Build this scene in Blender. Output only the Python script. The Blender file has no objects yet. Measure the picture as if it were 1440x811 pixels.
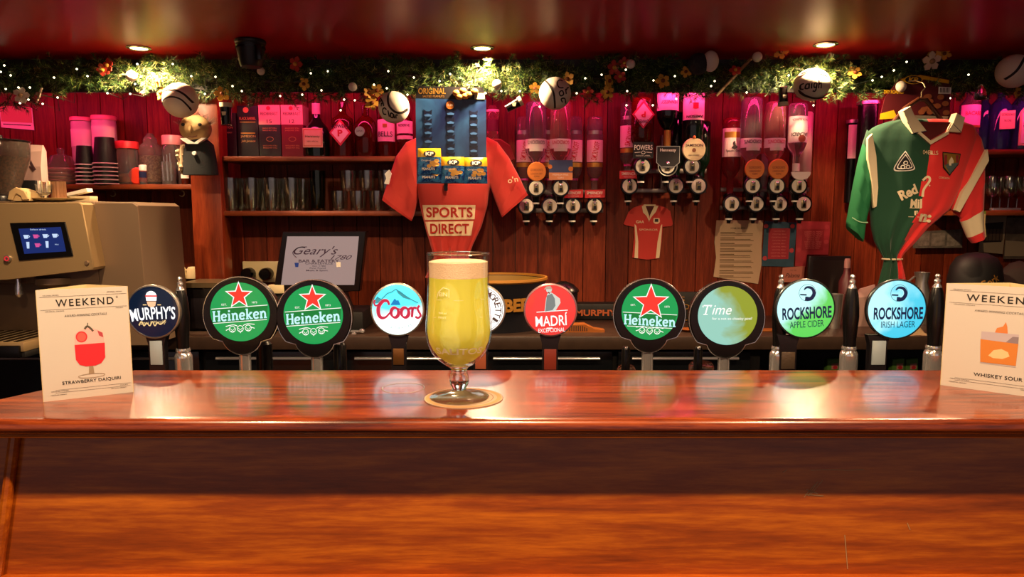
import bpy, bmesh, math, random
from math import sin, cos, pi, radians, atan2, sqrt, hypot
from mathutils import Vector, Matrix
RND = random.Random(11)
SC = bpy.context.scene
COL = SC.collection

# ---------------------------------------------------------------- camera
F = 1000.0                                  # focal length in pixels of the 1440 x 811 frame
PITCH = radians(6)
CAM = Vector((0, 0, 1.36))
cam = bpy.data.cameras.new('camera')
cam.sensor_width = 36; cam.lens = 36*F/1440; cam.clip_start = .02
camo = bpy.data.objects.new('camera', cam); COL.objects.link(camo)
camo.location = CAM; camo.rotation_euler = (pi/2-PITCH, 0, 0)
SC.camera = camo
# ---------------------------------------------------------------- view, world, lamps
SC.view_settings.view_transform = 'Standard'; SC.view_settings.look = 'None'
SC.view_settings.gamma = 1; SC.view_settings.use_curve_mapping = False
SC.view_settings.exposure = 0.2
SC.cycles.max_bounces = 14; SC.cycles.transmission_bounces = 12; SC.cycles.transparent_max_bounces = 12
SC.cycles.diffuse_bounces = 3; SC.cycles.glossy_bounces = 5
SC.cycles.sample_clamp_indirect = 4.0
SC.cycles.caustics_reflective = False
SC.cycles.use_denoising = True
W = bpy.data.worlds.new('room_world'); SC.world = W; W.use_nodes = True
W.node_tree.nodes['Background'].inputs[0].default_value = (1.0, .76, .74, 1)
W.node_tree.nodes['Background'].inputs[1].default_value = .30

CEIL = 1.96
def light(kind, loc, energy, color, rot=(0, 0, 0), **kw):
    d = bpy.data.lights.new('lamp', kind); d.energy = energy; d.color = color
    for k, v in kw.items(): setattr(d, k, v)
    o = bpy.data.objects.new('lamp_light', d); COL.objects.link(o)
    o.location = loc; o.rotation_euler = rot
    return o
WARM = (1.0, .66, .36)
COUNTER_LAMPS = [(-.62, .53), (0.0, .53), (.66, .53)]
COUNTER_W = 52.0
GARLAND_LAMPS = [207, 679, 1161]            # photo columns of the three visible downlights
GARLAND_W = 58.0
AISLE_FILL_LAMPS = [(-1.15, 1.72), (0.0, 1.72), (1.15, 1.72)]  # unseen downlights added to light the back bar from the front
AISLE_FILL_W = 55.0
MAG = (1.0, .035, .18)
MAG_W = 8.0
# ---------------------------------------------------------------- pixel to place
CP, SP = cos(PITCH), sin(PITCH)
def ray(px, py):
    u = (px-720)/F; v = -(py-405.5)/F
    return Vector((u, CP+v*SP, -SP+v*CP))
def P(px, py, Y):
    d = ray(px, py); return CAM+d*(Y/d.y)
def PZ(px, py, z):
    d = ray(px, py); return CAM+d*((z-CAM.z)/d.z)
def proj(p):
    q = Vector(p)-CAM
    t = q.y*CP-q.z*SP; up = q.y*SP+q.z*CP
    return 720+F*q.x/t, 405.5-F*up/t, t
# ---------------------------------------------------------------- materials
def lin(h):
    h = h.lstrip('#'); o = []
    for i in (0, 2, 4):
        c = int(h[i:i+2], 16)/255
        o.append(c/12.92 if c <= .04045 else ((c+.055)/1.055)**2.4)
    return tuple(o)+(1,)
MATS = {}
def mat(name, hexc, rough=.5, metal=0, emit=0, trans=0, ior=1.45, coat=0, emithex=None, spec=.5, sheen=0, bump=0, bscale=200, var=0):
    if name in MATS: return MATS[name]
    m = bpy.data.materials.new(name); m.use_nodes = True; MATS[name] = m
    nt = m.node_tree; b = nt.nodes['Principled BSDF']
    b.inputs['Base Color'].default_value = lin(hexc)
    b.inputs['Roughness'].default_value = rough; b.inputs['Metallic'].default_value = metal
    b.inputs['Transmission Weight'].default_value = trans; b.inputs['IOR'].default_value = ior
    b.inputs['Coat Weight'].default_value = coat; b.inputs['Coat Roughness'].default_value = .08
    b.inputs['Specular IOR Level'].default_value = spec
    b.inputs['Sheen Weight'].default_value = sheen
    if emit:
        b.inputs['Emission Color'].default_value = lin(emithex or hexc); b.inputs['Emission Strength'].default_value = emit
        b.inputs['Base Color'].default_value = tuple(x*.2 for x in lin(hexc)[:3])+(1,)
    tc = None
    if bump or var:
        tc = nt.nodes.new('ShaderNodeTexCoord'); n = nt.nodes.new('ShaderNodeTexNoise')
        n.inputs['Scale'].default_value = bscale; n.inputs['Detail'].default_value = 3
        nt.links.new(tc.outputs['Object'], n.inputs['Vector'])
        if bump:
            bp = nt.nodes.new('ShaderNodeBump'); bp.inputs['Strength'].default_value = bump; bp.inputs['Distance'].default_value = .002
            nt.links.new(n.outputs['Fac'], bp.inputs['Height']); nt.links.new(bp.outputs['Normal'], b.inputs['Normal'])
        if var:
            r = nt.nodes.new('ShaderNodeValToRGB'); c = lin(hexc)
            r.color_ramp.elements[0].position = .3; r.color_ramp.elements[1].position = .7
            r.color_ramp.elements[0].color = tuple(x*(1-var) for x in c[:3])+(1,)
            r.color_ramp.elements[1].color = tuple(min(1, x*(1+var)) for x in c[:3])+(1,)
            nt.links.new(n.outputs['Fac'], r.inputs['Fac']); nt.links.new(r.outputs['Color'], b.inputs['Base Color'])
    return m
def wood(name, dark, light_, scale=(1.2, 14, 14), rough=.35, coat=.0, plank=0, bump=.15, mid=None, spec=.5, gap=(.30, .72)):
    if name in MATS: return MATS[name]
    m = bpy.data.materials.new(name); m.use_nodes = True; MATS[name] = m
    nt = m.node_tree; N = nt.nodes.new; Lk = nt.links.new; b = nt.nodes['Principled BSDF']
    tc = N('ShaderNodeTexCoord'); mp = N('ShaderNodeMapping'); mp.inputs['Scale'].default_value = scale
    src = tc.outputs['Object']
    if plank:                                   # a shift and a shade of its own for every board
        sx = N('ShaderNodeSeparateXYZ'); Lk(src, sx.inputs[0])
        dv = N('ShaderNodeMath'); dv.operation = 'DIVIDE'; dv.inputs[1].default_value = plank; Lk(sx.outputs[0], dv.inputs[0])
        fl = N('ShaderNodeMath'); fl.operation = 'FLOOR'; Lk(dv.outputs[0], fl.inputs[0])
        wn = N('ShaderNodeTexWhiteNoise'); wn.noise_dimensions = '1D'; Lk(fl.outputs[0], wn.inputs['W'])
        vs = N('ShaderNodeVectorMath'); vs.operation = 'SCALE'; vs.inputs['Scale'].default_value = 7; Lk(wn.outputs['Color'], vs.inputs[0])
        va = N('ShaderNodeVectorMath'); Lk(src, va.inputs[0]); Lk(vs.outputs[0], va.inputs[1]); src = va.outputs[0]
    Lk(src, mp.inputs['Vector'])
    n1 = N('ShaderNodeTexNoise'); n1.inputs['Scale'].default_value = 2.2; n1.inputs['Detail'].default_value = 8; n1.inputs['Roughness'].default_value = .62; n1.inputs['Distortion'].default_value = 1.1
    n2 = N('ShaderNodeTexNoise'); n2.inputs['Scale'].default_value = 14; n2.inputs['Detail'].default_value = 6; n2.inputs['Roughness'].default_value = .7
    Lk(mp.outputs[0], n1.inputs['Vector']); Lk(mp.outputs[0], n2.inputs['Vector'])
    mx = N('ShaderNodeMath'); mx.operation = 'MULTIPLY_ADD'; mx.inputs[1].default_value = .45
    Lk(n2.outputs['Fac'], mx.inputs[0])
    sc = N('ShaderNodeMath'); sc.operation = 'MULTIPLY'; sc.inputs[1].default_value = .6; Lk(n1.outputs['Fac'], sc.inputs[0]); Lk(sc.outputs[0], mx.inputs[2])
    r = N('ShaderNodeValToRGB'); e = r.color_ramp.elements
    e[0].position, e[1].position = gap; e[0].color = lin(dark); e[1].color = lin(light_)
    if mid:
        q = e.new(.5); q.color = lin(mid)
    Lk(mx.outputs[0], r.inputs['Fac'])
    out = r.outputs['Color']
    if plank:
        hs = N('ShaderNodeHueSaturation'); Lk(out, hs.inputs['Color'])
        ma = N('ShaderNodeMapRange'); ma.inputs['To Min'].default_value = .72; ma.inputs['To Max'].default_value = 1.25
        Lk(wn.outputs['Value'], ma.inputs['Value']); Lk(ma.outputs[0], hs.inputs['Value']); out = hs.outputs[0]
    Lk(out, b.inputs['Base Color'])
    b.inputs['Roughness'].default_value = rough; b.inputs['Coat Weight'].default_value = coat; b.inputs['Coat Roughness'].default_value = .12
    b.inputs['Specular IOR Level'].default_value = spec
    bp = N('ShaderNodeBump'); bp.inputs['Strength'].default_value = bump; bp.inputs['Distance'].default_value = .001
    Lk(mx.outputs[0], bp.inputs['Height']); Lk(bp.outputs[0], b.inputs['Normal'])
    return m
def two_tone(name, a, b_, scale, emit=0, rough=.3, lo=.4, hi=.6, axis=None, dist=.6):
    """two colours in soft patches (marbled print, cloth, liquid); emit > 0 for backlit lenses"""
    if name in MATS: return MATS[name]
    m = bpy.data.materials.new(name); m.use_nodes = True; MATS[name] = m
    nt = m.node_tree; N = nt.nodes.new; b = nt.nodes['Principled BSDF']
    tc = N('ShaderNodeTexCoord'); n = N('ShaderNodeTexNoise'); n.inputs['Scale'].default_value = scale; n.inputs['Detail'].default_value = 4; n.inputs['Distortion'].default_value = dist
    nt.links.new(tc.outputs['Object'], n.inputs['Vector'])
    r = N('ShaderNodeValToRGB'); e = r.color_ramp.elements; e[0].position = lo; e[1].position = hi; e[0].color = lin(a); e[1].color = lin(b_)
    fac = n.outputs['Fac']
    if axis:                                    # axis = (dx, dz, gain): printed blend from one side to the other
        sp = N('ShaderNodeSeparateXYZ'); nt.links.new(tc.outputs['Object'], sp.inputs[0])
        m1 = N('ShaderNodeMath'); m1.operation = 'MULTIPLY_ADD'; m1.inputs[1].default_value = axis[0]*axis[2]; nt.links.new(sp.outputs[0], m1.inputs[0]); nt.links.new(fac, m1.inputs[2])
        m2 = N('ShaderNodeMath'); m2.operation = 'MULTIPLY_ADD'; m2.inputs[1].default_value = axis[1]*axis[2]; nt.links.new(sp.outputs[2], m2.inputs[0]); nt.links.new(m1.outputs[0], m2.inputs[2])
        m3 = N('ShaderNodeMath'); m3.operation = 'SUBTRACT'; m3.inputs[1].default_value = axis[1]*axis[2]*.21; nt.links.new(m2.outputs[0], m3.inputs[0]); fac = m3.outputs[0]
    nt.links.new(fac, r.inputs['Fac'])
    if not emit: nt.links.new(r.outputs[0], b.inputs['Base Color'])
    else:
        b.inputs['Base Color'].default_value = (.04, .04, .04, 1)
        nt.links.new(r.outputs[0], b.inputs['Emission Color']); b.inputs['Emission Strength'].default_value = emit
    b.inputs['Roughness'].default_value = rough
    return m
# ---------------------------------------------------------------- mesh builder
_TX = {}
def text_geo(s, bold=0, shear=0, space=1):
    key = (s, bold, shear, space)
    if key not in _TX:
        c = bpy.data.curves.new('t', 'FONT'); c.body = s; c.size = 1; c.align_x = 'CENTER'
        c.offset = bold; c.shear = shear; c.space_character = space; c.resolution_u = 4; c.fill_mode = 'FRONT'
        o = bpy.data.objects.new('t', c); me = o.to_mesh()
        vs = [tuple(v.co) for v in me.vertices]; fs = [tuple(p.vertices) for p in me.polygons]
        o.to_mesh_clear(); bpy.data.objects.remove(o); bpy.data.curves.remove(c)
        _TX[key] = (vs, fs)
    return _TX[key]
def arc(cx, cy, r, a0, a1, n=24, ry=None):
    ry = ry or r
    return [(cx+r*cos(radians(a0+(a1-a0)*i/n)), cy+ry*sin(radians(a0+(a1-a0)*i/n))) for i in range(n+1)]
def circ(cx, cy, r, n=40, ry=None): return arc(cx, cy, r, 0, 360-360/n, n-1, ry)
def spline(pts, n=6):
    o = []; q = [pts[0]]+list(pts)+[pts[-1]]
    for i in range(1, len(q)-2):
        p0, p1, p2, p3 = [Vector(p) for p in q[i-1:i+3]]
        for j in range(n):
            t = j/n
            o.append(tuple(.5*(2*p1+(p2-p0)*t+(2*p0-5*p1+4*p2-p3)*t*t+(3*p1-p0-3*p2+p3)*t**3)))
    o.append(tuple(pts[-1])); return o
class MB:
    def __init__(s, M=None): s.v = []; s.f = []; s.m = []; s.mats = []; s.M = M or Matrix.Identity(4); s.map = None
    def mi(s, mt):
        if mt not in s.mats: s.mats.append(mt)
        return s.mats.index(mt)
    def add(s, vs, fs, mt):
        o = len(s.v); M = s.M
        if s.map: vs = [s.map(v) for v in vs]
        s.v += [tuple(M @ Vector(v)) for v in vs]
        s.f += [tuple(i+o for i in f) for f in fs]
        k = s.mi(mt) if not callable(mt) else None
        s.m += [k]*len(fs) if k is not None else [s.mi(mt(f)) for f in fs]
    # flat print lying at depth y (x right, z as in the photo when the builder is in pixels)
    def flat(s, pts, y, mt): s.add([(p[0], y, p[1]) for p in pts], [tuple(range(len(pts)))], mt)
    def poly(s, pts, y0, y1, mt, bev=0):
        n = len(pts)
        if bev:
            cx = sum(p[0] for p in pts)/n; cz = sum(p[1] for p in pts)/n
            def ins(p):
                d = hypot(p[0]-cx, p[1]-cz) or 1; q = max(0, 1-bev/d); return (cx+(p[0]-cx)*q, cz+(p[1]-cz)*q)
            sg = 1 if y1 > y0 else -1
            rings = [(y0, [ins(p) for p in pts]), (y0+sg*bev, pts), (y1, pts)]
        else: rings = [(y0, pts), (y1, pts)]
        vs = [(p[0], y, p[1]) for y, r in rings for p in r]
        fs = [tuple(range(n))[::-1], tuple(range((len(rings)-1)*n, len(rings)*n))]
        for k in range(len(rings)-1):
            fs += [(k*n+i, k*n+(i+1) % n, (k+1)*n+(i+1) % n, (k+1)*n+i) for i in range(n)]
        s.add(vs, fs, mt)
    def box(s, x0, x1, y0, y1, z0, z1, mt, b=0):
        if not b:
            s.add([(x, y, z) for x in (x0, x1) for y in (y0, y1) for z in (z0, z1)],
                  [(0, 1, 3, 2), (4, 6, 7, 5), (0, 4, 5, 1), (2, 3, 7, 6), (0, 2, 6, 4), (1, 5, 7, 3)], mt); return
        bm = bmesh.new(); bmesh.ops.create_cube(bm, size=1)
        for v in bm.verts: v.co = ((x0+x1)/2+v.co.x*abs(x1-x0), (y0+y1)/2+v.co.y*abs(y1-y0), (z0+z1)/2+v.co.z*abs(z1-z0))
        bmesh.ops.bevel(bm, geom=bm.edges[:], offset=b, segments=2, profile=.5, affect='EDGES')
        bm.verts.index_update()
        s.add([tuple(v.co) for v in bm.verts], [tuple(v.index for v in f.verts) for f in bm.faces], mt); bm.free()
    def lathe(s, prof, mt, cx=0, cy=0, n=28, axis='z', c=None, sy=1):
        """prof = (radius, height) rows; axis z, x or y through (cx, cy) or c"""
        vs = []; fs = []; rows = []
        for r, h in prof:
            if r <= 1e-9: rows.append([len(vs)]); vs.append((0, 0, h))
            else:
                rows.append(list(range(len(vs), len(vs)+n)))
                vs += [(r*cos(2*pi*i/n), r*sy*sin(2*pi*i/n), h) for i in range(n)]
        for a, b in zip(rows, rows[1:]):
            if len(a) == 1 and len(b) == 1: continue
            for i in range(n):
                j = (i+1) % n
                if len(a) == 1: fs.append((a[0], b[i], b[j]))
                elif len(b) == 1: fs.append((a[j], a[i], b[0]))
                else: fs.append((a[i], a[j], b[j], b[i]))
        if c is None: c = (cx, cy, 0)
        if axis == 'y': vs = [(x, h, y) for x, y, h in vs]
        elif axis == 'x': vs = [(h, x, y) for x, y, h in vs]
        s.add([(x+c[0], y+c[1], z+c[2]) for x, y, z in vs], fs, mt)
    def ball(s, c, r, mt, n=20, rz=None, ry=None):
        rz = rz or r; ry = ry or r; m = n//2
        prof = [(sin(pi*i/m), -cos(pi*i/m)) for i in range(m+1)]; prof[0] = (0, -1); prof[-1] = (0, 1)
        t = MB(); t.lathe(prof, mt, n=n)
        s.add([(c[0]+x*r, c[1]+y*ry, c[2]+z*rz) for x, y, z in t.v], t.f, mt)
    def rod(s, a, b, r, mt, r2=None, n=10):
        a = Vector(a); b = Vector(b); d = b-a; L = d.length
        q = d.to_track_quat('Z', 'Y'); r2 = r if r2 is None else r2
        t = MB(); t.lathe([(0, 0), (r, 0), (r2, L), (0, L)], mt, n=n)
        s.add([tuple(a+q @ Vector(v)) for v in t.v], t.f, mt)
    def tube(s, pts, r, mt, n=8, closed=False):
        pts = [Vector(p) for p in pts]; N = len(pts); rings = []
        up = None
        for i, p in enumerate(pts):
            a = pts[i-1] if (i or closed) else p; b = pts[(i+1) % N] if (i < N-1 or closed) else p
            t = (b-a).normalized()
            if up is None: up = t.orthogonal()
            up = (up-t*up.dot(t)).normalized(); w = t.cross(up)
            rr = r(i/(N-1)) if callable(r) else r
            rings.append([tuple(p+(up*cos(2*pi*k/n)+w*sin(2*pi*k/n))*rr) for k in range(n)])
        s.loft(rings, mt, cap=not closed, closed=closed)
    def loft(s, rings, mt, cap=True, closed=False):
        n = len(rings[0]); vs = [v for r in rings for v in r]; fs = []
        K = len(rings)
        for k in range(K if closed else K-1):
            k2 = (k+1) % K
            fs += [(k*n+i, k*n+(i+1) % n, k2*n+(i+1) % n, k2*n+i) for i in range(n)]
        if cap: fs += [tuple(range(n))[::-1], tuple(range((K-1)*n, K*n))]
        s.add(vs, fs, mt)
    def text(s, t, cx, cz, w, h, y, mt, bold=0, shear=0, space=1, rot=0, bend=0, dn=1):
        """text fitted to a w x h box around (cx, cz); dn=1 for pixel builders whose z runs down"""
        vs, fs = text_geo(t, bold, shear, space)
        if not vs: return
        x0 = min(v[0] for v in vs); x1 = max(v[0] for v in vs); z0 = min(v[1] for v in vs); z1 = max(v[1] for v in vs)
        sx = w/(x1-x0); sz = h/(z1-z0); o = []
        for v in vs:
            x = (v[0]-(x0+x1)/2)*sx; z = (v[1]-(z0+z1)/2)*sz
            if bend:
                a = x/bend; x, z = (bend+z)*sin(a), (bend+z)*cos(a)-bend
            if rot: x, z = x*cos(rot)-z*sin(rot), x*sin(rot)+z*cos(rot)
            o.append((cx+x, y, cz-z if dn else cz+z))
        s.add(o, fs, mt)
    def stroke(s, pts, w, y, mt, smooth=5):
        p = spline(pts, smooth) if smooth and len(pts) > 2 else list(pts); n = len(p); vs = []; fs = []
        for i in range(n):
            a = p[max(0, i-1)]; b = p[min(n-1, i+1)]; dx, dz = b[0]-a[0], b[1]-a[1]; L = hypot(dx, dz) or 1
            ww = w(i/(n-1)) if callable(w) else w
            ox, oz = -dz/L*ww/2, dx/L*ww/2
            vs += [(p[i][0]+ox, y, p[i][1]+oz), (p[i][0]-ox, y, p[i][1]-oz)]
        fs = [(2*i, 2*i+1, 2*i+3, 2*i+2) for i in range(n-1)]
        s.add(vs, fs, mt)
    def star(s, cx, cz, R, y, mt, inner=.42):
        pts = []
        for i in range(10):
            a = -pi/2+i*pi/5; r = R if i % 2 == 0 else R*inner
            pts.append((cx+r*cos(a), cz+r*sin(a)))
        s.flat(pts, y, mt)
    def build(s, name, parent=None, smooth=35, fix=True):
        me = bpy.data.meshes.new(name); me.from_pydata(s.v, [], s.f)
        for m in s.mats: me.materials.append(m)
        me.polygons.foreach_set('material_index', s.m)
        if fix:
            bm = bmesh.new(); bm.from_mesh(me); bmesh.ops.recalc_face_normals(bm, faces=bm.faces[:]); bm.to_mesh(me); bm.free()
        if smooth:
            me.polygons.foreach_set('use_smooth', [True]*len(me.polygons)); me.set_sharp_from_angle(angle=radians(smooth))
        me.update()
        o = bpy.data.objects.new(name, me); COL.objects.link(o)
        if parent: o.parent = parent
        return o
def tag(o, label=None, cat=None, group=None, kind=None):
    for k, v in (('label', label), ('category', cat), ('group', group), ('kind', kind)):
        if v: o[k] = v
    return o
class T:
    """one thing; mb() gives a builder that takes photo pixels (x, depth, y) around the thing's base at depth Y"""
    def __init__(s, name, label, cat, cx, by, Y, z=None, group=None):
        s.name, s.label, s.cat, s.group = name, label, cat, group
        loc = P(cx, by, Y)
        if z is not None:
            loc = Vector((loc.x, Y, z)); by = proj(loc)[1]
        s.loc = loc; s.cx = cx; s.by = by; s.k = proj(loc)[2]/F; s._root = None
    @property
    def root(s):
        if s._root is None:
            o = bpy.data.objects.new(s.name, None); COL.objects.link(o); o.location = s.loc; o.empty_display_size = .05
            s._root = tag(o, s.label, s.cat, s.group)
        return s._root
    def mb(s):
        k = s.k
        return MB(Matrix(((k, 0, 0, -s.cx*k), (0, k, 0, 0), (0, 0, -k, s.by*k), (0, 0, 0, 1))))
    def part(s, name, mb, parent=None, smooth=35, label=None):
        o = mb.build(name, parent or s.root, smooth)
        if label: o['label'] = label
        return o
    def solo(s, mb, smooth=35):
        o = mb.build(s.name, None, smooth); o.location = s.loc
        tag(o, s.label, s.cat, s.group); s._root = o; return o
def clone(root, loc, label=None, group=None):
    r = root.copy(); COL.objects.link(r); r.location = loc
    if label: r['label'] = label
    if group: r['group'] = group
    for ch in list(root.children):
        c = ch.copy(); COL.objects.link(c); c.parent = r
        for g in list(ch.children):
            d = g.copy(); COL.objects.link(d); d.parent = c
    return r
def struct(mb, name, smooth=0):
    return tag(mb.build(name, None, smooth), kind='structure')

chrome = mat('chrome', '#e4e4ea', .14, .88)
steel = mat('brushed_steel', '#b9a98f', .32, 1, bump=.05, bscale=400)
black = mat('black_plastic', '#0a090b', .25)
matte = mat('matte_black', '#0b0a0b', .6)
white = mat('white_paint', '#e9e4da', .5)
ink = mat('black_ink', '#17130f', .6)
brass = mat('brass', '#c9963c', .25, 1)
glassm = mat('clear_glass', '#f4f6f4', .03, trans=1, ior=1.45)

def thin_glass(name, tint='#f2f6f2', refl=.9, rough=.02, base=.05):
    """thin-walled clear sheet: lets light straight through, mirrors at grazing angles"""
    m = bpy.data.materials.new(name); m.use_nodes = True; nt = m.node_tree; N = nt.nodes.new
    nt.nodes.remove(nt.nodes['Principled BSDF'])
    tr = N('ShaderNodeBsdfTransparent'); tr.inputs[0].default_value = lin(tint); gl = N('ShaderNodeBsdfGlossy'); gl.inputs['Roughness'].default_value = rough
    fr = N('ShaderNodeLayerWeight'); fr.inputs[0].default_value = .5; pw = N('ShaderNodeMath'); pw.operation = 'POWER'; pw.inputs[1].default_value = 4; nt.links.new(fr.outputs['Facing'], pw.inputs[0]); mu = N('ShaderNodeMath'); mu.operation = 'MULTIPLY_ADD'; mu.inputs[1].default_value = refl*.8; mu.inputs[2].default_value = base
    mx = N('ShaderNodeMixShader'); nt.links.new(pw.outputs[0], mu.inputs[0]); nt.links.new(mu.outputs[0], mx.inputs[0]); nt.links.new(tr.outputs[0], mx.inputs[1]); nt.links.new(gl.outputs[0], mx.inputs[2])
    nt.links.new(mx.outputs[0], nt.nodes['Material Output'].inputs[0]); MATS[name] = m; return m
thinm = thin_glass('thin_clear_glass', '#fbfdfb', base=.06); tumm = thin_glass('cut_tumbler_glass', '#eef0ea', rough=.1, base=.13)
# ================================================================ the room
WALL = 3.15; WT = .908; SHF = 2.95
m_plank = wood('stained_board', '#3a1109', '#8a3a1e', (14, 14, 1.0), .5, 0, plank=.1, bump=.2, mid='#64240f', spec=.2)
m_ceil = mat('ceiling_gloss_red', '#c01a22', .31, spec=.5)
m_dark = wood('dark_timber', '#120806', '#2c140c', (1.5, 12, 12), .45)
m_post = wood('post_timber', '#4a160a', '#9c4420', (14, 14, 1.2), .38, bump=.2, mid='#7a2e14')
m_shelf = wood('shelf_timber', '#4a1a0c', '#93441f', (1.2, 14, 14), .4)
m_bar = wood('bar_mahogany', '#2a0b05', '#8a3c10', (1.0, 14, 14), .27, coat=.55, bump=.06, mid='#5e220a', spec=.5, gap=(.38, .64))
m_panel = wood('panel_mahogany', '#48180a', '#dc7c18', (.8, 9, 9), .34, coat=.2, bump=.1, mid='#96440c', gap=(.26, .78))
m_floor = mat('floor_dark', '#1a100c', .5, var=.3, bscale=6)

b = MB(); x = -2.6
while x < 2.6-1e-6:                                    # tongue and groove boards
    b.poly([(x+.0015, .70), (x+.0985, .70), (x+.0985, 1.97), (x+.0015, 1.97)], -.004, .012, m_plank, bev=.003); x += .1
b.box(-2.6, 2.6, .012, .05, 0, 2.0, m_dark)
o = struct(b, 'wall_back'); o.location = (.015, WALL+.004, 0)
b = MB(); b.box(-2.66, -2.6, -1.5, 3.2, 0, 2.0, m_dark); struct(b, 'wall_left')
b = MB(); b.box(2.6, 2.66, -1.5, 3.2, 0, 2.0, m_dark); struct(b, 'wall_right')
b = MB(); b.box(-2.66, 2.66, -1.5, 3.2, -.05, 0, m_floor); struct(b, 'floor')
b = MB(); b.box(-2.66, 2.66, -.6, 3.2, CEIL, CEIL+.04, m_ceil); struct(b, 'ceiling')
b = MB(); b.box(-2.6, 2.6, 2.86, 2.885, 1.835, CEIL, m_dark); struct(b, 'trim_1')  # dark beam added for the shaded band between ceiling and garland
b = MB(); p = P(291, 300, 2.93); b.box(p.x-.062, p.x+.062, 2.93, 3.02, WT, CEIL, m_post, .006); struct(b, 'trim_2', 30)

# ---- bar counter
rt = tag(bpy.data.objects.new('bar_counter', None), 'long glossy mahogany bar counter across the whole foreground', 'bar counter'); COL.objects.link(rt); rt.location = (0, 1.0, 0)
def at_root(b, name, root, smooth=35, label=None):
    b.M = Matrix.Translation(-root.location) @ b.M
    b.v = [tuple(Vector(v)-root.location) for v in b.v]
    o = b.build(name, root, smooth)
    if label: o['label'] = label
    return o
BT = 1.10
pa = PZ(190, 520, BT); pb = PZ(0, 561, BT); sl = (pb.y-pa.y)/(pb.x-pa.x)
XL = pa.x+(.90-1.167)/sl
outl = [(XL, .878), (1.5, .878), (1.5, 1.167), (pa.x, 1.167), (XL, .90)]
bm = bmesh.new(); f = bm.faces.new([bm.verts.new((x, y, BT)) for x, y in outl])
r = bmesh.ops.extrude_face_region(bm, geom=[f]); bmesh.ops.translate(bm, verts=[v for v in r['geom'] if isinstance(v, bmesh.types.BMVert)], vec=(0, 0, -.021))
bmesh.ops.recalc_face_normals(bm, faces=bm.faces[:])
bmesh.ops.bevel(bm, geom=[e for e in bm.edges if all(abs(v.co.y-.878) < 1e-5 for v in e.verts) and abs(e.verts[0].co.z-e.verts[1].co.z) < 1e-5], offset=.0098, segments=6, profile=.5, affect='EDGES')
bm.verts.index_update(); b = MB(); b.add([tuple(v.co) for v in bm.verts], [tuple(v.index for v in f.verts) for f in bm.faces], m_bar); bm.free()
at_root(b, 'counter_top', rt, 50)
b = MB(); b.box(-1.6, 1.5, .904, .93, 1.068, 1.0795, m_panel, .002); at_root(b, 'apron', rt)
b = MB(); b.box(-1.6, 1.5, .92, .945, .80, 1.07, m_panel); at_root(b, 'front_panel', rt)
b = MB(); b.box(-1.6, 1.5, .895, .925, .70, .874, m_panel, .006); at_root(b, 'base_rail', rt)
b = MB(); b.box(-.70, 1.5, 1.15, 1.52, .93, .98, m_dark); b.box(-.60, 1.5, 1.10, 1.15, .05, 1.078, m_dark); at_root(b, 'tap_shelf', rt)
b = MB(); b.box(-.60, 1.5, .945, 1.10, 0, 1.078, m_dark); at_root(b, 'carcass', rt)
q0 = P(20, 618, .915); q1 = P(1, 770, .915)
b = MB(); dx = (q1-q0).normalized(); w = .007
b.rod(q0+dx*-.005, q1+dx*.06, w, m_panel, n=10); at_root(b, 'corner_bead', rt)
b = MB(); g = PZ(60, 546, BT); g2 = PZ(-20, 564, BT)
m_scr = mat('scuffed_wood', '#a8825a', .7)
b = MB()
def pp(x, y): q = P(x, y, .9194); return (q.x, q.z)
for s_ in ([(1131, 699), (1138, 690), (1146, 681)], [(1137, 697), (1150, 677)], [(1141, 694), (1157, 675)], [(1134, 688), (1150, 694)], [(1132, 695), (1158, 697)], [(1188, 752), (1190, 775), (1192, 800)], [(1140, 661), (1165, 660), (1190, 661), (1215, 660)], [(1276, 735), (1280, 745)], [(1101, 664), (1107, 660)]):
    b.stroke([pp(*q) for q in s_], .0011, .9196, m_scr, 3)
at_root(b, 'scuff_marks', rt, 0)
# ---- back counter
bk = tag(bpy.data.objects.new('back_counter', None), 'low dark back bar counter along the wall with fridge doors below', 'back counter'); COL.objects.link(bk); bk.location = (0, 2.9, 0)
m_lam = mat('worktop_laminate', '#35271f', .35, var=.15, bscale=30)
b = MB(); b.box(-2.6, 2.6, 2.60, 3.148, .858, WT, m_lam, .004); at_root(b, 'worktop', bk)
b = MB(); b.box(-2.6, .95, 2.68, 3.14, .10, .857, matte); b.box(.95, 2.6, 3.05, 3.14, .10, .857, matte); b.box(.95, 2.6, 2.66, 3.14, .66, .68, m_dark); at_root(b, 'carcass', bk)
m_door = mat('fridge_glass', '#0b0d10', .12)
for i in range(6):
    x0 = -2.2+i*.52
    b = MB(); b.box(x0, x0+.5, 2.64, 2.68, .15, .845, m_door, .004); d = at_root(b, 'fridge_door', bk)
    b = MB(); b.rod((x0+.05, 2.625, .82), (x0+.45, 2.625, .82), .006, chrome); b.rod((x0+.07, 2.625, .82), (x0+.07, 2.645, .82), .004, chrome); b.rod((x0+.43, 2.625, .82), (x0+.43, 2.645, .82), .004, chrome)
    h = at_root(b, 'door_handle', bk); h.parent = d
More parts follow.
